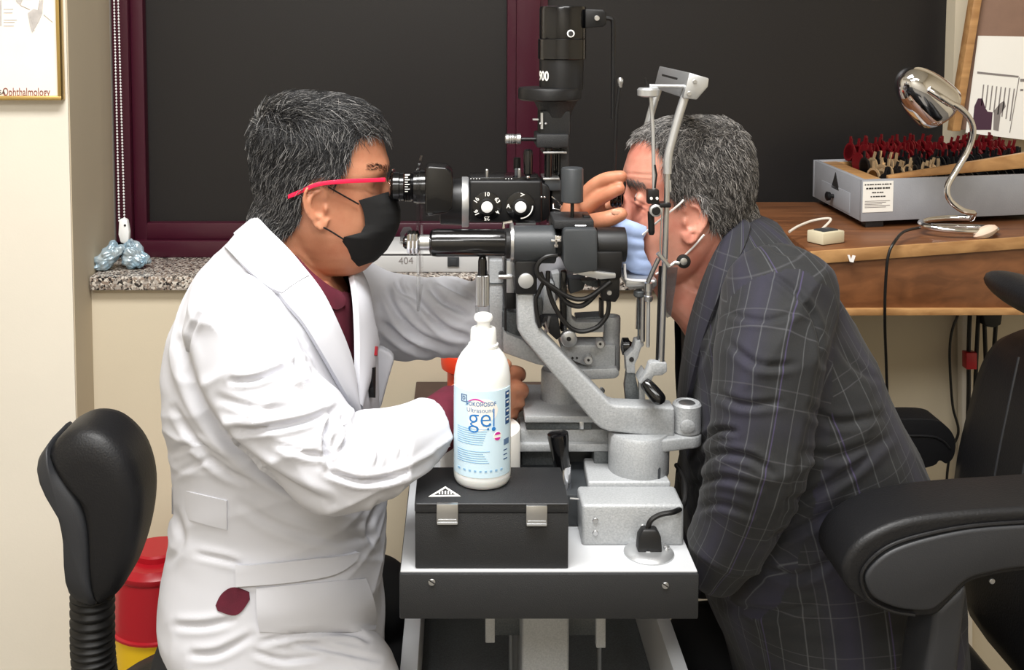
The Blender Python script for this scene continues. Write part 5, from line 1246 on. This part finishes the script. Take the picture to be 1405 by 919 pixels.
body.limb([Q(412, 300), Q(404, 340), Q(392, 385), Q(385, 440)], [.064, .063, .068, .08], 28)
torso(body, [r for r in DT if 375 <= r[0] <= 950], shrink=28)
for s_ in (-1, 1):
    body.limb([Q(300, 920, s_*95), Q(400, 945, s_*120), Q(490, 985, s_*150)], [.082, .072, .058], 20)
    kx = P(512, 985, 1.5)
    body.limb([Vector((kx.x, 1.5+s_*.15, kx.z)), Vector((kx.x-.03, 1.5+s_*.16, .28)), Vector((kx.x-.05, 1.5+s_*.16, .09))], [.054, .05, .036], 18)
    body.limb([Vector((kx.x-.06, 1.5+s_*.16, .045)), Vector((kx.x+.06, 1.5+s_*.17, .032))], [.044, .032], 16)
nearA = [P(326, 452, 1.352), P(352, 512, 1.31), P(396, 575, 1.28), P(462, 637, 1.268), P(528, 621, 1.30), P(600, 583, 1.352)]
farA = [P(462, 418, 1.655), P(530, 435, 1.66), P(600, 438, 1.635), P(662, 440, 1.60), P(712, 400, 1.565), P(752, 352, 1.54)]
body.limb(nearA+[P(634, 556, 1.40)], [.05, .048, .046, .042, .038, .031, .027], 20)
body.limb(farA+[P(778, 318, 1.515)], [.05, .046, .042, .04, .036, .03, .027], 20)
# fingernails come after the union
# right hand, closed on the lever behind the bottle
for pts, r in (((634, 556, 1.40), .027), ((652, 548, 1.425), .03), ((670, 543, 1.445), .031), ((680, 543, 1.455), .029)): body.ball(P(*pts), (r*1.05, r*.7, r*1.15), 16)
finger(body, ((680, 520, 1.452), (697, 511, 1.455), (712, 511, 1.47), (714, 516, 1.49)), [.0105, .0098, .0088, .008])
finger(body, ((684, 536, 1.452), (703, 531, 1.452), (717, 534, 1.466), (717, 540, 1.488)), [.0105, .0098, .0088, .008])
finger(body, ((684, 552, 1.454), (700, 550, 1.454), (712, 552, 1.468), (711, 558, 1.488)), [.0102, .0094, .0085, .0078])
finger(body, ((680, 566, 1.456), (694, 566, 1.456), (704, 567, 1.468), (703, 572, 1.484)), [.009, .0084, .0076, .007])
finger(body, ((660, 526, 1.43), (676, 514, 1.42), (688, 505, 1.43), (694, 500, 1.44)), [.013, .0115, .010, .0085])
# left hand holding the lens at the patient's eye
for pts, r in (((778, 318, 1.515), .027), ((788, 302, 1.502), .029), ((797, 291, 1.495), .029), ((806, 281, 1.488), .024)): body.ball(P(*pts), (r*1.05, r*.62, r*1.05), 16)
finger(body, ((800, 272, 1.480), (813, 257, 1.472), (830, 246, 1.462), (852, 242, 1.452)), [.0112, .0105, .0095, .0086])
finger(body, ((806, 284, 1.474), (820, 274, 1.462), (835, 266, 1.452), (850, 259, 1.446)), [.0108, .010, .009, .0082])
finger(body, ((806, 292, 1.50), (824, 287, 1.505), (840, 281, 1.50), (850, 272, 1.492)), [.0104, .0096, .0086, .0078])
finger(body, ((800, 300, 1.515), (818, 298, 1.525), (832, 294, 1.525), (842, 287, 1.515)), [.0095, .0086, .0078, .007])
finger(body, ((790, 314, 1.478), (812, 306, 1.448), (832, 301, 1.434), (851, 294, 1.430)), [.0145, .0128, .0115, .0098])
bme = voxel(body, .0022, 3)
dents(bme, [(526, 254, 30, 13, -.006, (1, 0, 0)), (529, 231, 26, 14, .003, (1, 0, 0)), (505, 285, 42, 22, .003, (.6, 0, 0)), (490, 215, 72, 26, -.004, (.3, 0, 0))])
creases(bme, [(((512, 266), (520, 268), (529, 265)), 1.6, .0010), (((500, 262), (508, 266), (515, 270)), 1.5, .0006), (((824, 262), (836, 254), (850, 250)), 2.2, .0008), (((842, 287), (848, 290), (847, 297)), 1.2, .0006), (((405, 350), (425, 368), (445, 378)), 3, .0014)])
link_mesh('body', bme, 'skin1', doc)
def nail(p, sz, rot, m, par): link_mesh('fingernail', MB().ball(P(*p), sz, 12, rot).mesh(ang=3), m, par)
M['nail'] = mat('fingernail', (212, 158, 132), .3)
nail((845, 291.5, 1.4222), (.0062, .0014, .0046), Matrix.Rotation(.35, 3, 'Y'), 'nail', doc)
for s_ in (-1, 1):
    k = link_mesh('eye', MB().ball(Q(500, 259, s_*31), .0112, 20).mesh(ang=3), 'wplastic', doc)
    link_mesh('iris', MB().ball(Q(506, 259, s_*31), .0058, 14).mesh(ang=3), 'inkblack', k)
hp = [(536, 199), (529, 189), (515, 184), (498, 188), (484, 200), (478, 222), (470, 240), (463, 252), (456, 254), (449, 247), (438, 247), (424, 262), (418, 285), (412, 306), (398, 322), (372, 330), (330, 320), (330, 110), (560, 110), (560, 199)]
def dtest(px, py, co): return in_poly(px, py, hp) & (co[:, 2] > P(400, 345, 1.5).z) & (((px-441)/26)**2+((py-281)/39)**2 > 1)
scalp(bme, dtest, .0042, 'hair_base', 'scalp1', doc)
def dcomb(px, py, co):
    top = np.clip((205-py)/60, 0, 1)[:, None]; side = np.array([-.55, 0, -.85]); up = np.array([.9, 0, .25])
    return side*(1-top)+up*top
palette_pick = lambda px, py, rs, n: np.minimum(n-1, (rs.rand(len(px))**(1.9-.9*np.clip((py-170)/100, 0, 1))*n).astype(int))
strands('hair', bme, dtest, dcomb, 21000, lambda px, py: .013+.012*np.clip((215-py)/60, 0, 1), ((17, 17, 19), (24, 24, 26), (34, 34, 36), (58, 58, 60), (104, 103, 102), (150, 148, 146)), doc, 3, lift=.55, base=.0036, r0=.0005, jitter=.3)
strands('eyebrow', bme, lambda px, py, co: in_poly(px, py, [(505, 226), (520, 224), (535, 231), (536, 238), (520, 233), (506, 233)]) & (abs(co[:, 1]-1.5) > .010), lambda px, py, co: np.array([-.9, 0, .2])+np.zeros((len(px), 3)), 260, lambda px, py: .007+0*px, ((28, 22, 20), (44, 36, 32)), doc, 5, lift=.15, jitter=.12, wave=.05, r0=.0003)
# shirt
sh_ = MB(); torso(sh_, [(340, 352, 447, .066), (352, 335, 462, .09), (375, 300, 474, .14), (405, 280, 486, .165), (450, 268, 495, .17), (500, 258, 503, .17), (560, 262, 505, .16), (640, 266, 505, .155), (760, 258, 508, .165), (860, 258, 508, .175), (930, 278, 505, .165)])
sh_.tube(nearA[4:]+[P(630, 559, 1.392)], [.036, .036, .034], 24)
shm = voxel(sh_, .004, 4); cut_faces(shm, [(360, 296), (384, 326), (404, 350), (426, 374), (448, 392), (470, 402), (500, 400), (500, 280)]); set_co(shm, np_mesh(shm)[0]+np_mesh(shm)[1]*(vnoise(np_mesh(shm)[0], 60, 4)*.002)[:, None])
so = link_mesh('shirt', shm, 'shirt', doc)
sv = bvh_of(bme)
hb = bvh_of(shm)
patch(hb, ((388, 332), (404, 351), (426, 375), (448, 393), (464, 401)), ((396, 350), (414, 376), (436, 402), (456, 428), (472, 418)), 24, 6, .001, .003, 'shirt_collar', 'shirt', so, bulge=.002)
# coat
ct = MB(); torso(ct, DT)
sp_, sr_ = spline(nearA[:5]+[P(594, 586, 1.348)], [.068, .066, .0625, .056, .050, .042], 6)
ct.tube(sp_, sr_, 30); ct.ball(nearA[0], .070, 24)
ct.limb(farA, [.076, .066, .060, .056, .05, .042], 28)
ct.limb([P(318, 872, 1.39), P(400, 900, 1.375), P(476, 930, 1.36)], [.088, .084, .068], 26)
ct.limb([P(330, 880, 1.61), P(430, 905, 1.62), P(500, 930, 1.63)], [.088, .085, .07], 26)
cme = voxel(ct, .0032, 12)
folds(cme, (.75, 0, -.65), 9, 34, .010, 21); folds(cme, (.9, 0, .3), 12, 55, .005, 33); folds(cme, (.7, 0, -.7), 20, 85, .0026, 61)
cc, cn = np_mesh(cme); set_co(cme, cc+cn*(vnoise(cc, 26, 2)*.0035+vnoise(cc*np.array([1, 1, .6]), 70, 9)*.0016)[:, None])
creases(cme, [
    (((252, 470), (262, 520), (290, 575), (337, 625), (400, 668), (450, 690)), 7, .008), (((456, 566), (448, 590), (445, 612), (453, 640)), 3.4, .009), (((470, 574), (476, 592), (474, 606), (466, 620)), 3.2, .008),
    (((462, 560), (419, 577), (360, 588), (318, 588)), 4.5, .008), (((418, 498), (385, 508), (350, 520), (318, 522)), 4, .007), (((291, 408), (265, 450), (252, 500)), 3, .003), (((291, 410), (337, 430), (383, 455), (405, 492), (419, 522), (445, 552)), 4, .009),
    (((449, 646), (497, 660), (552, 650), (592, 630)), 4, .008), (((492, 590), (510, 600), (520, 622), (516, 640)), 3, .004), (((530, 575), (545, 590), (552, 612), (548, 630)), 3, .003), (((380, 610), (420, 622), (450, 625)), 4, .004), (((340, 455), (375, 480), (395, 510)), 4, .003),
    (((345, 425), (390, 440), (420, 470)), 3.5, .003), (((300, 545), (350, 560), (400, 560)), 5, .003), (((240, 560), (262, 595), (300, 640), (340, 660)), 5, .004), (((236, 620), (270, 610), (310, 630)), 5, .003), (((240, 650), (290, 630), (320, 650)), 4, .002),
    (((330, 690), (380, 720), (450, 740), (510, 735)), 6, .003), (((520, 690), (505, 720), (512, 745)), 4, .005), (((330, 775), (310, 768), (270, 760)), 4, .003), (((240, 700), (250, 740), (235, 770)), 5, .003), (((320, 850), (280, 858), (240, 858)), 5, .004), (((345, 872), (300, 895), (262, 898)), 5, .004), (((360, 880), (420, 868), (480, 868), (505, 878)), 4, .005), (((350, 895), (390, 905), (440, 900)), 4, .003), (((400, 880), (450, 890), (520, 905)), 4, .003),
    (((560, 392), (580, 420), (610, 450), (640, 462)), 4.5, .009), (((530, 400), (545, 430), (575, 460), (620, 478)), 4.5, .009), (((590, 395), (610, 415), (640, 430)), 4, .008), (((520, 440), (560, 470), (600, 485)), 4.5, .008), (((600, 385), (630, 400), (650, 410)), 3.5, .007), (((545, 385), (552, 400), (570, 410)), 3.5, .007),
    (((310, 380), (340, 372), (375, 385)), 4, .002), (((300, 430), (312, 425), (345, 440)), 4, .002)])
cut_faces(cme, [(346, 286), (374, 326), (405, 361), (437, 402), (456, 440), (470, 475), (482, 515), (486, 548), (489, 500), (487, 440), (482, 395), (480, 378), (500, 352), (500, 280)])
cob = link_mesh('lab_coat', cme, 'coat', doc)
cv = bvh_of(voxel(MB().loft([ring(a, b, w_, y, 1.5, 56, .5, 2.3) for y, a, b, w_ in DT]), .006, 6))
patch(cv, ((347, 297), (374, 326), (405, 361), (437, 402), (456, 440), (471, 475), (482, 515), (487, 560)), ((322, 318), (342, 350), (372, 392), (392, 420), (414, 445), (442, 492), (466, 535), (484, 566)), 40, 8, .004, .004, 'near_lapel', 'coat', cob, bulge=.004)
patch(cv, ((346, 296), (372, 325), (404, 361), (420, 384)), ((310, 336), (332, 366), (366, 398), (386, 408)), 18, 8, .007, .003, 'coat_collar', 'coat', cob, bulge=.003)
patch(cv, ((479, 376), (484, 400), (487, 440), (488, 490), (487, 552)), ((497, 372), (507, 392), (511, 420), (516, 470), (492, 560)), 24, 7, .002, .004, 'far_lapel', 'coat', cob, bulge=.003)
cb = bvh_of(cme)
patch(cb, ((236, 668), (270, 676), (312, 686)), ((236, 704), (270, 715), (312, 726)), 12, 8, .0006, .0014, 'half_belt', 'coat', cob)
patch(cb, ((324, 776), (400, 768), (470, 760), (488, 756)), ((326, 803), (400, 797), (460, 786), (486, 766)), 20, 6, .003, .003, 'pocket_welt', 'coat', cob)
patch(cb, ((352, 806), (420, 800), (500, 793)), ((356, 866), (430, 868), (514, 866)), 18, 12, .001, .0015, 'pocket_bag', 'coat', cob, bulge=.006)
patch(cb, ((297, 830), (304, 814), (320, 804), (342, 812)), ((300, 838), (312, 842), (328, 843), (343, 822)), 12, 6, .0015, .001, 'pocket_slit', 'shirt', cob)
mb = MB(); mb.prism(((504, 480), (523, 478), (537, 486), (541, 494), (533, 520), (523, 558), (508, 574), (500, 560)), 1.545, 1.565); pk_ = mb.build('chest_pocket', 'coat', cob, bevel=.005, seg=3)
tag(patch(cv, ((503, 505), (504.5, 545)), ((508, 504), (506.5, 545)), 14, 5, .006, .002, 'pen', 'black', None, bulge=.002), 'black capped pen clipped upright at the chest of the white coat', 'pen')
tag(patch(cv, ((506.5, 476), (505.5, 488)), ((511, 477), (510, 489)), 8, 5, .006, .002, 'pen', 'binred', None, bulge=.002), 'short red capped pen end showing above the black pen on the white coat', 'pen')
# black mask, loops, glasses
mk = mask_mesh([(492, 275, 60, 536, 262), (497, 285, 60, 545, 276), (500, 297, 60, 549, 291), (501, 309, 60, 549, 306), (495, 319, 62, 545, 318), (472, 325, 66, 539, 330), (468, 336, 62, 531, 343), (476, 355, 54, 517, 357), (485, 369, 42, 500, 367)], 'face_mask', 'mask', doc)
creases(mk.data, []) if False else None
for s_ in (-1, 1):
    MB().tube(sp([Q(450, 256, s_*82), Q(460, 262, s_*78), Q(492, 280, s_*62)]), .0011, 8).build('ear_loop', 'mask', mk)
    MB().tube(sp([Q(444, 312, s_*80), Q(455, 318, s_*73), Q(471, 328, s_*66)]), .0011, 8).build('ear_loop', 'mask', mk)
gl = thing('eyeglasses', None, None, (0, 0, 0)); bpy.data.objects.remove(gl)
g0 = None
for s_ in (-1, 1):
    pth = sp([Q(395, 270, s_*80), Q(412, 263, s_*84), Q(436, 253, s_*86), (Q(470, 249, s_*83)), Q(500, 247.7, s_*78), Q(529 if s_ < 0 else 510, 246.5, s_*70)], 6)
    mb = MB(); mb.loft([[p+Vector((0, y, z)) for y, z in ((-.001, -.0028), (.001, -.0028), (.001, .0028), (-.001, .0028))] for p in pth])
    o = mb.build('glasses_temple', 'redplastic', doc, bevel=.0006)
    lz = [Q(533+3*math.cos(a)*.3, 256-13*math.sin(a), s_*(36+25*math.cos(a))) for a in [k*math.pi/12 for k in range(24)]]
    MB().loft([lz, [p+Vector((.0018, 0, 0)) for p in lz]]).build('glasses_lens', 'glass', doc)
MB().tube(sp([Q(534, 252, -12), Q(538, 249, 0), Q(534, 252, 12)]), .0013, 8).build('glasses_bridge', 'steel', doc)
# trousers and shoes
tr_ = MB()
for s_ in (-1, 1):
    kx = P(512, 985, 1.5)
    tr_.limb([Q(300, 922, s_*95), Q(400, 948, s_*120), Q(488, 987, s_*150)], [.09, .08, .066], 20)
    tr_.limb([Vector((kx.x, 1.5+s_*.15, kx.z)), Vector((kx.x-.03, 1.5+s_*.16, .28)), Vector((kx.x-.05, 1.5+s_*.16, .10))], [.064, .06, .052], 18)
link_mesh('trousers', voxel(tr_, .006, 5), M['trouser'], doc)
for s_ in (-1, 1): MB().limb([Vector((kx.x-.075, 1.5+s_*.16, .047)), Vector((kx.x+.0, 1.5+s_*.165, .045)), Vector((kx.x+.085, 1.5+s_*.175, .034))], [.047, .046, .034], 18).build('shoe', 'leather', doc)
# the hand-held lens
lc = P(846, 273, 1.468)
t = thing('examination_lens', 'small black rimmed examination lens held between finger and thumb before the patient', 'lens', lc)
LA = Vector((1, -.35, 0)).normalized()
MB().lathe(lc-LA*.007, LA, [(0, .0085), (0, .0105), (.003, .0112), (.0045, .0104), (.006, .0112), (.009, .0112), (.0105, .0100), (.013, .0108), (.015, .0095), (.015, .0078), (0, .0085)], 32).build('lens_rim', 'gloss', t, ang=.4)
MB().lathe(lc-LA*.005, LA, [(0, .001), (.001, .006), (.0025, .0083), (.009, .0083), (.0108, .005), (.0112, .001)], 28).build('lens_glass', 'glass', t, ang=1)
# ---------------------------------------------------------------- the patient in the plaid jacket
pat = thing('person', 'person in dark plaid jacket leaning forward with face in the headrest', 'person', (P(1150, 900, 1.5).x, 1.5, 0))
PT = [(292, 1000, 1040, 0.05), (302, 978, 1056, 0.075), (318, 962, 1074, 0.1), (340, 952, 1094, 0.14), (372, 944, 1120, 0.18), (415, 938, 1140, 0.205), (470, 934, 1173, 0.22), (530, 934, 1205, 0.225), (590, 936, 1235, 0.226), (645, 939, 1262, 0.226), (690, 941, 1283, 0.228), (730, 944, 1289, 0.23), (790, 958, 1292, 0.232), (850, 986, 1295, 0.232), (910, 1006, 1297, 0.23), (960, 1016, 1295, 0.22), (985, 1050, 1269, 0.16)]
body = MB()
hd = [(166, 925, 985, 30), (171, 904, 1002, 46), (181, 884, 1014, 60), (196, 870, 1023, 70), (214, 862, 1028, 76), (230, 858, 1030, 78.5), (243, 857, 1030, 79), (254, 861, 1029, 78), (266, 865, 1027, 77), (280, 864, 1024, 76), (296, 862, 1018, 74.5), (312, 862, 1008, 73), (328, 863, 994, 70), (345, 866, 978, 66), (362, 871, 958, 60), (376, 877, 940, 50), (386, 886, 922, 36)]
body.loft([ring(b, a, w_/1000, y, 1.5, 56, .47, 2.2) for y, a, b, w_ in hd])
body.loft([ring(x0_, x1_, w_/1000, y, 1.5, 20, .3, 2) for y, x0_, x1_, w_ in ((250, 875, 860, 6), (266, 878, 856, 8), (284, 878, 848, 12), (297, 877, 843, 16), (305, 876, 843, 18), (313, 874, 850, 15), (317, 872, 858, 10))])
ear(body, 947, 303, 73, -1, .98)
for s_ in (-1, 1): body.ball(Q(876, 273, s_*33), (.011, .013, .0105), 16)
body.limb([Q(968, 300), Q(985, 340), Q(1005, 380), Q(1020, 430)], [.066, .064, .072, .085], 28)
body.limb([Q(925, 378), Q(948, 404), Q(985, 430)], [.036, .042, .06], 24)
torso(body, [r for r in PT if 400 <= r[0] <= 970], shrink=28)
nearP = [P(1070, 415, 1.35), P(1060, 480, 1.305), P(1052, 565, 1.278), P(1034, 650, 1.270), P(1010, 722, 1.295), P(982, 776, 1.33)]
farP = [P(1040, 415, 1.66), P(1030, 480, 1.69), P(1010, 565, 1.71), P(985, 650, 1.71), P(970, 735, 1.68), P(962, 778, 1.66)]
wr = P(990, 774, 1.385); wf = P(975, 780, 1.62)
body.limb(nearP+[wr], [.05, .048, .046, .044, .038, .031, .027], 20)
body.limb(farP+[wf], [.05, .048, .046, .044, .038, .031, .027], 20)
for w0, s_ in ((wr, 1), (wf, -1)):
    hd_ = Vector((.34, .93*s_, .04)).normalized(); sd = Vector((.55*s_, .75, -.35)); sd = (sd-hd_*sd.dot(hd_)).normalized(); dn = hd_.cross(sd); dn = dn if dn.z < 0 else -dn
    for k, r in enumerate((.026, .028, .030, .029)):
        for q_ in (-1, 0, 1): body.ball(w0+hd_*(.012+.021*k)+sd*q_*.014*min(1, .4+.3*k), (r*.75, r*.75, r*.62), 14)
    for k in range(4):
        p0 = w0+hd_*.085+sd*(k-1.5)*.0185; ln_ = (.85, 1, 1.05, .9)[k]
        body.limb([p0, p0+hd_*.03*ln_+dn*.004, p0+hd_*.048*ln_+dn*.018, p0+hd_*.05*ln_+dn*.034], [.0098, .009, .0083, .0074], 12, 5)
    p0 = w0+hd_*.035-sd*.024; body.limb([p0, p0+hd_*.028-sd*.016+dn*.006, p0+hd_*.052-sd*.016+dn*.016], [.0125, .011, .009], 12, 5)
kz = P(960, 960, 1.5).z; kx = .335
for s_ in (-1, 1):
    body.limb([Q(1190, 915, s_*95), Vector((.45, 1.5+s_*.11, kz+.01)), Vector((kx+.05, 1.5+s_*.12, kz))], [.085, .076, .06], 20)
    body.limb([Vector((kx+.05, 1.5+s_*.12, kz)), Vector((kx+.06, 1.5+s_*.12, .28)), Vector((kx+.05, 1.5+s_*.12, .09))], [.056, .05, .036], 18)
    body.limb([Vector((kx+.07, 1.5+s_*.12, .045)), Vector((kx-.05, 1.5+s_*.12, .032))], [.042, .032], 16)
bme = voxel(body, .0022, 3)
dents(bme, [(863, 270, 30, 14, .007, (1, 0, 0)), (860, 246, 26, 14, -.003, (1, 0, 0)), (880, 312, 44, 24, -.003, (.6, 0, 0))])
creases(bme, [(((857, 238), (872, 239), (890, 240), (905, 239)), 1.6, .0012), (((866, 270), (876, 277), (890, 284)), 1.5, .0014), (((866, 279), (876, 283), (886, 290)), 1.5, .0009), (((870, 291), (866, 304), (872, 314)), 2, .0009), (((884, 296), (876, 306), (876, 318)), 2.5, .001), (((935, 384), (950, 395), (965, 400)), 3, .0014), (((985, 322), (1000, 332), (1020, 334)), 3, .001)])
link_mesh('body', bme, 'skin2', pat)
for s_ in (-1, 1):
    k = link_mesh('eye', MB().ball(Q(882, 273, s_*31), .0112, 20).mesh(ang=3), 'wplastic', pat)
    link_mesh('iris', MB().ball(Q(876, 273, s_*31), .0058, 14).mesh(ang=3), 'inkblack', k)
hp = [(862, 212), (868, 199), (882, 192), (898, 196), (907, 214), (911, 236), (914, 258), (922, 275), (930, 279), (934, 272), (942, 268), (956, 270), (966, 282), (969, 300), (976, 314), (992, 320), (1012, 318), (1060, 300), (1060, 140), (840, 140), (840, 212)]
def ptest(px, py, co): return in_poly(px, py, hp) & (((px-948)/22)**2+((py-302)/32)**2 > 1)
scalp(bme, ptest, .0036, 'hair_base', 'scalp2', pat)
def pcomb(px, py, co):
    top = np.clip((215-py)/50, 0, 1)[:, None]
    return np.array([.45, 0, -.9])*(1-top)+np.array([-.75, 0, .15])*top
palette_pick = lambda px, py, rs, n: np.minimum(n-1, (rs.rand(len(px))**(.8+.5*np.clip((px-900)/100, 0, 1))*n).astype(int))
strands('hair', bme, ptest, pcomb, 21000, lambda px, py: .012+.007*np.clip((215-py)/60, 0, 1), ((34, 33, 33), (52, 50, 49), (74, 71, 69), (104, 100, 97), (140, 136, 132), (172, 168, 164)), pat, 13, lift=.5, base=.003, r0=.0005, jitter=.35)
strands('eyebrow', bme, lambda px, py, co: in_poly(px, py, [(855, 246), (868, 244), (882, 250), (886, 258), (872, 254), (858, 255)]) & (abs(co[:, 1]-1.5) > .010), lambda px, py, co: np.array([.8, 0, -.3])+np.zeros((len(px), 3)), 300, lambda px, py: .008+0*px, ((70, 62, 58), (100, 92, 88)), pat, 15, lift=.15, jitter=.12, wave=.05, r0=.0003)
# black shirt and trousers
sh_ = MB(); torso(sh_, [(372, 990, 1080, .09), (392, 962, 1110, .14), (420, 950, 1135, .17)]+[r for r in PT if 450 < r[0] < 960], shrink=11)
shm = voxel(sh_, .005, 4); link_mesh('shirt', shm, 'blackshirt', pat)
mb = MB()
for k in range(5): mb.tube([P(930+k*.4, 497+k*9, 1.292+.0*k), P(936+k*.4, 488+k*9, 1.29)], .0008, 6)
tr_ = MB()
for s_ in (-1, 1):
    tr_.limb([Q(1190, 915, s_*95), Vector((.45, 1.5+s_*.11, kz+.012)), Vector((kx+.05, 1.5+s_*.12, kz+.004))], [.094, .085, .07], 22)
    tr_.limb([Vector((kx+.05, 1.5+s_*.12, kz)), Vector((kx+.06, 1.5+s_*.12, .28)), Vector((kx+.05, 1.5+s_*.12, .10))], [.068, .062, .054], 18)
link_mesh('trousers', voxel(tr_, .006, 5), 'trouser', pat)
for s_ in (-1, 1): MB().limb([Vector((kx+.085, 1.5+s_*.12, .047)), Vector((kx+.01, 1.5+s_*.12, .045)), Vector((kx-.07, 1.5+s_*.125, .034))], [.046, .045, .034], 18).build('shoe', 'leather', pat)
# jacket
jk = MB(); torso(jk, PT)
jk.limb(nearP, [.074, .066, .061, .059, .051, .040], 30)
jk.limb(farP, [.080, .074, .069, .066, .056, .047], 28)
jme = voxel(jk, .0034, 11)
folds(jme, (.5, 0, .85), 10, 30, .006, 41); folds(jme, (.95, 0, .2), 12, 40, .004, 53)
cc, cn = np_mesh(jme); set_co(jme, cc+cn*(vnoise(cc, 24, 12)*.004+vnoise(cc, 65, 19)*.0016)[:, None])
creases(jme, [
    (((1062, 378), (1090, 400), (1118, 440), (1130, 500)), 4, .005), (((1132, 455), (1122, 530), (1108, 600), (1092, 660), (1072, 720), (1050, 775)), 6, .0025), (((960, 608), (985, 590), (1010, 592)), 4, .006), (((955, 640), (985, 622), (1030, 628), (1060, 650)), 5, .006), (((950, 668), (990, 655), (1040, 668)), 5, .005), (((955, 700), (985, 690), (1030, 705)), 5, .004),
    (((985, 540), (1020, 555), (1070, 552)), 5, .004), (((1000, 470), (1040, 500), (1090, 500)), 5, .004), (((1000, 430), (1050, 440), (1100, 425)), 4, .003), (((1075, 690), (1110, 680), (1160, 650), (1210, 610)), 6, .005), (((1060, 740), (1110, 720), (1160, 690)), 6, .005), (((1110, 560), (1150, 580), (1210, 570)), 6, .004), (((1100, 620), (1150, 625), (1220, 600)), 6, .004), (((1150, 470), (1170, 500), (1200, 520)), 5, .003), (((1050, 780), (1100, 790), (1150, 760)), 6, .005), (((1000, 830), (1060, 840), (1120, 830)), 6, .004),
    (((1050, 330), (1070, 345), (1100, 350)), 4, .003), (((985, 400), (975, 450), (960, 500)), 4, .003)])
cut_faces(jme, [(1004, 300), (998, 322), (980, 355), (962, 400), (946, 455), (936, 520), (931, 580), (929, 650), (900, 650), (900, 290)])
copy_loft_uv(jme, [([Q(1005, 290), Q(1045, 400), Q(1090, 520), Q(1130, 650), Q(1150, 780), Q(1155, 990)], .19, .20), (nearP, .068, .068), (farP, .068, .068)])
job = link_mesh('plaid_jacket', jme, 'plaid', pat)
jv = bvh_of(voxel(MB().loft([ring(a, b, w_, y, 1.5, 56, .5, 2.3) for y, a, b, w_ in PT]), .006, 6))
lap = patch(jv, ((1006, 300), (999, 322), (981, 355), (963, 400), (947, 455), (937, 520), (932, 580)), ((1030, 312), (1024, 340), (1004, 380), (984, 425), (968, 470), (952, 530), (936, 585)), 30, 7, .003, .003, 'lapel', 'plaid', job, bulge=.003)
me = lap.data; org = wloc(job); me.transform(Matrix.Translation(org)); copy_loft_uv(me, [([Q(1006, 290), Q(975, 400), Q(950, 520), Q(945, 650)], .2, .2)]); me.transform(Matrix.Translation(-org))
jb_ = bvh_of(jme)
fl = patch(jb_, ((1128, 742), (1165, 727), (1212, 706)), ((1130, 750), (1168, 735), (1214, 714)), 14, 4, .001, .002, 'pocket_edge', 'blackshirt', job)
# blue mask with its loops
mk = mask_mesh([(886, 312, 56, 850, 300), (884, 322, 57, 838, 314), (882, 335, 57, 836, 330), (884, 348, 56, 842, 346), (890, 360, 54, 852, 360), (892, 372, 50, 864, 374), (893, 384, 42, 878, 386)], 'face_mask', 'bluemask', pat)
mm, mn = np_mesh(mk.data); set_co(mk.data, mm+mn*(np.abs(vnoise(mm, 150, 5))*.008+vnoise(mm, 300, 6)*.002)[:, None])
for s_ in (-1, 1):
    MB().tube(sp([Q(882, 322, s_*60), Q(905, 302, s_*78), Q(930, 282, s_*84), Q(938, 274, s_*84)]), .0014, 8).build('ear_loop', 'strap', mk)
    MB().tube(sp([Q(966, 322, s_*85), Q(950, 340, s_*76), Q(930, 358, s_*66), Q(900, 376, s_*56)]), .0014, 8).build('ear_loop', 'strap', mk)
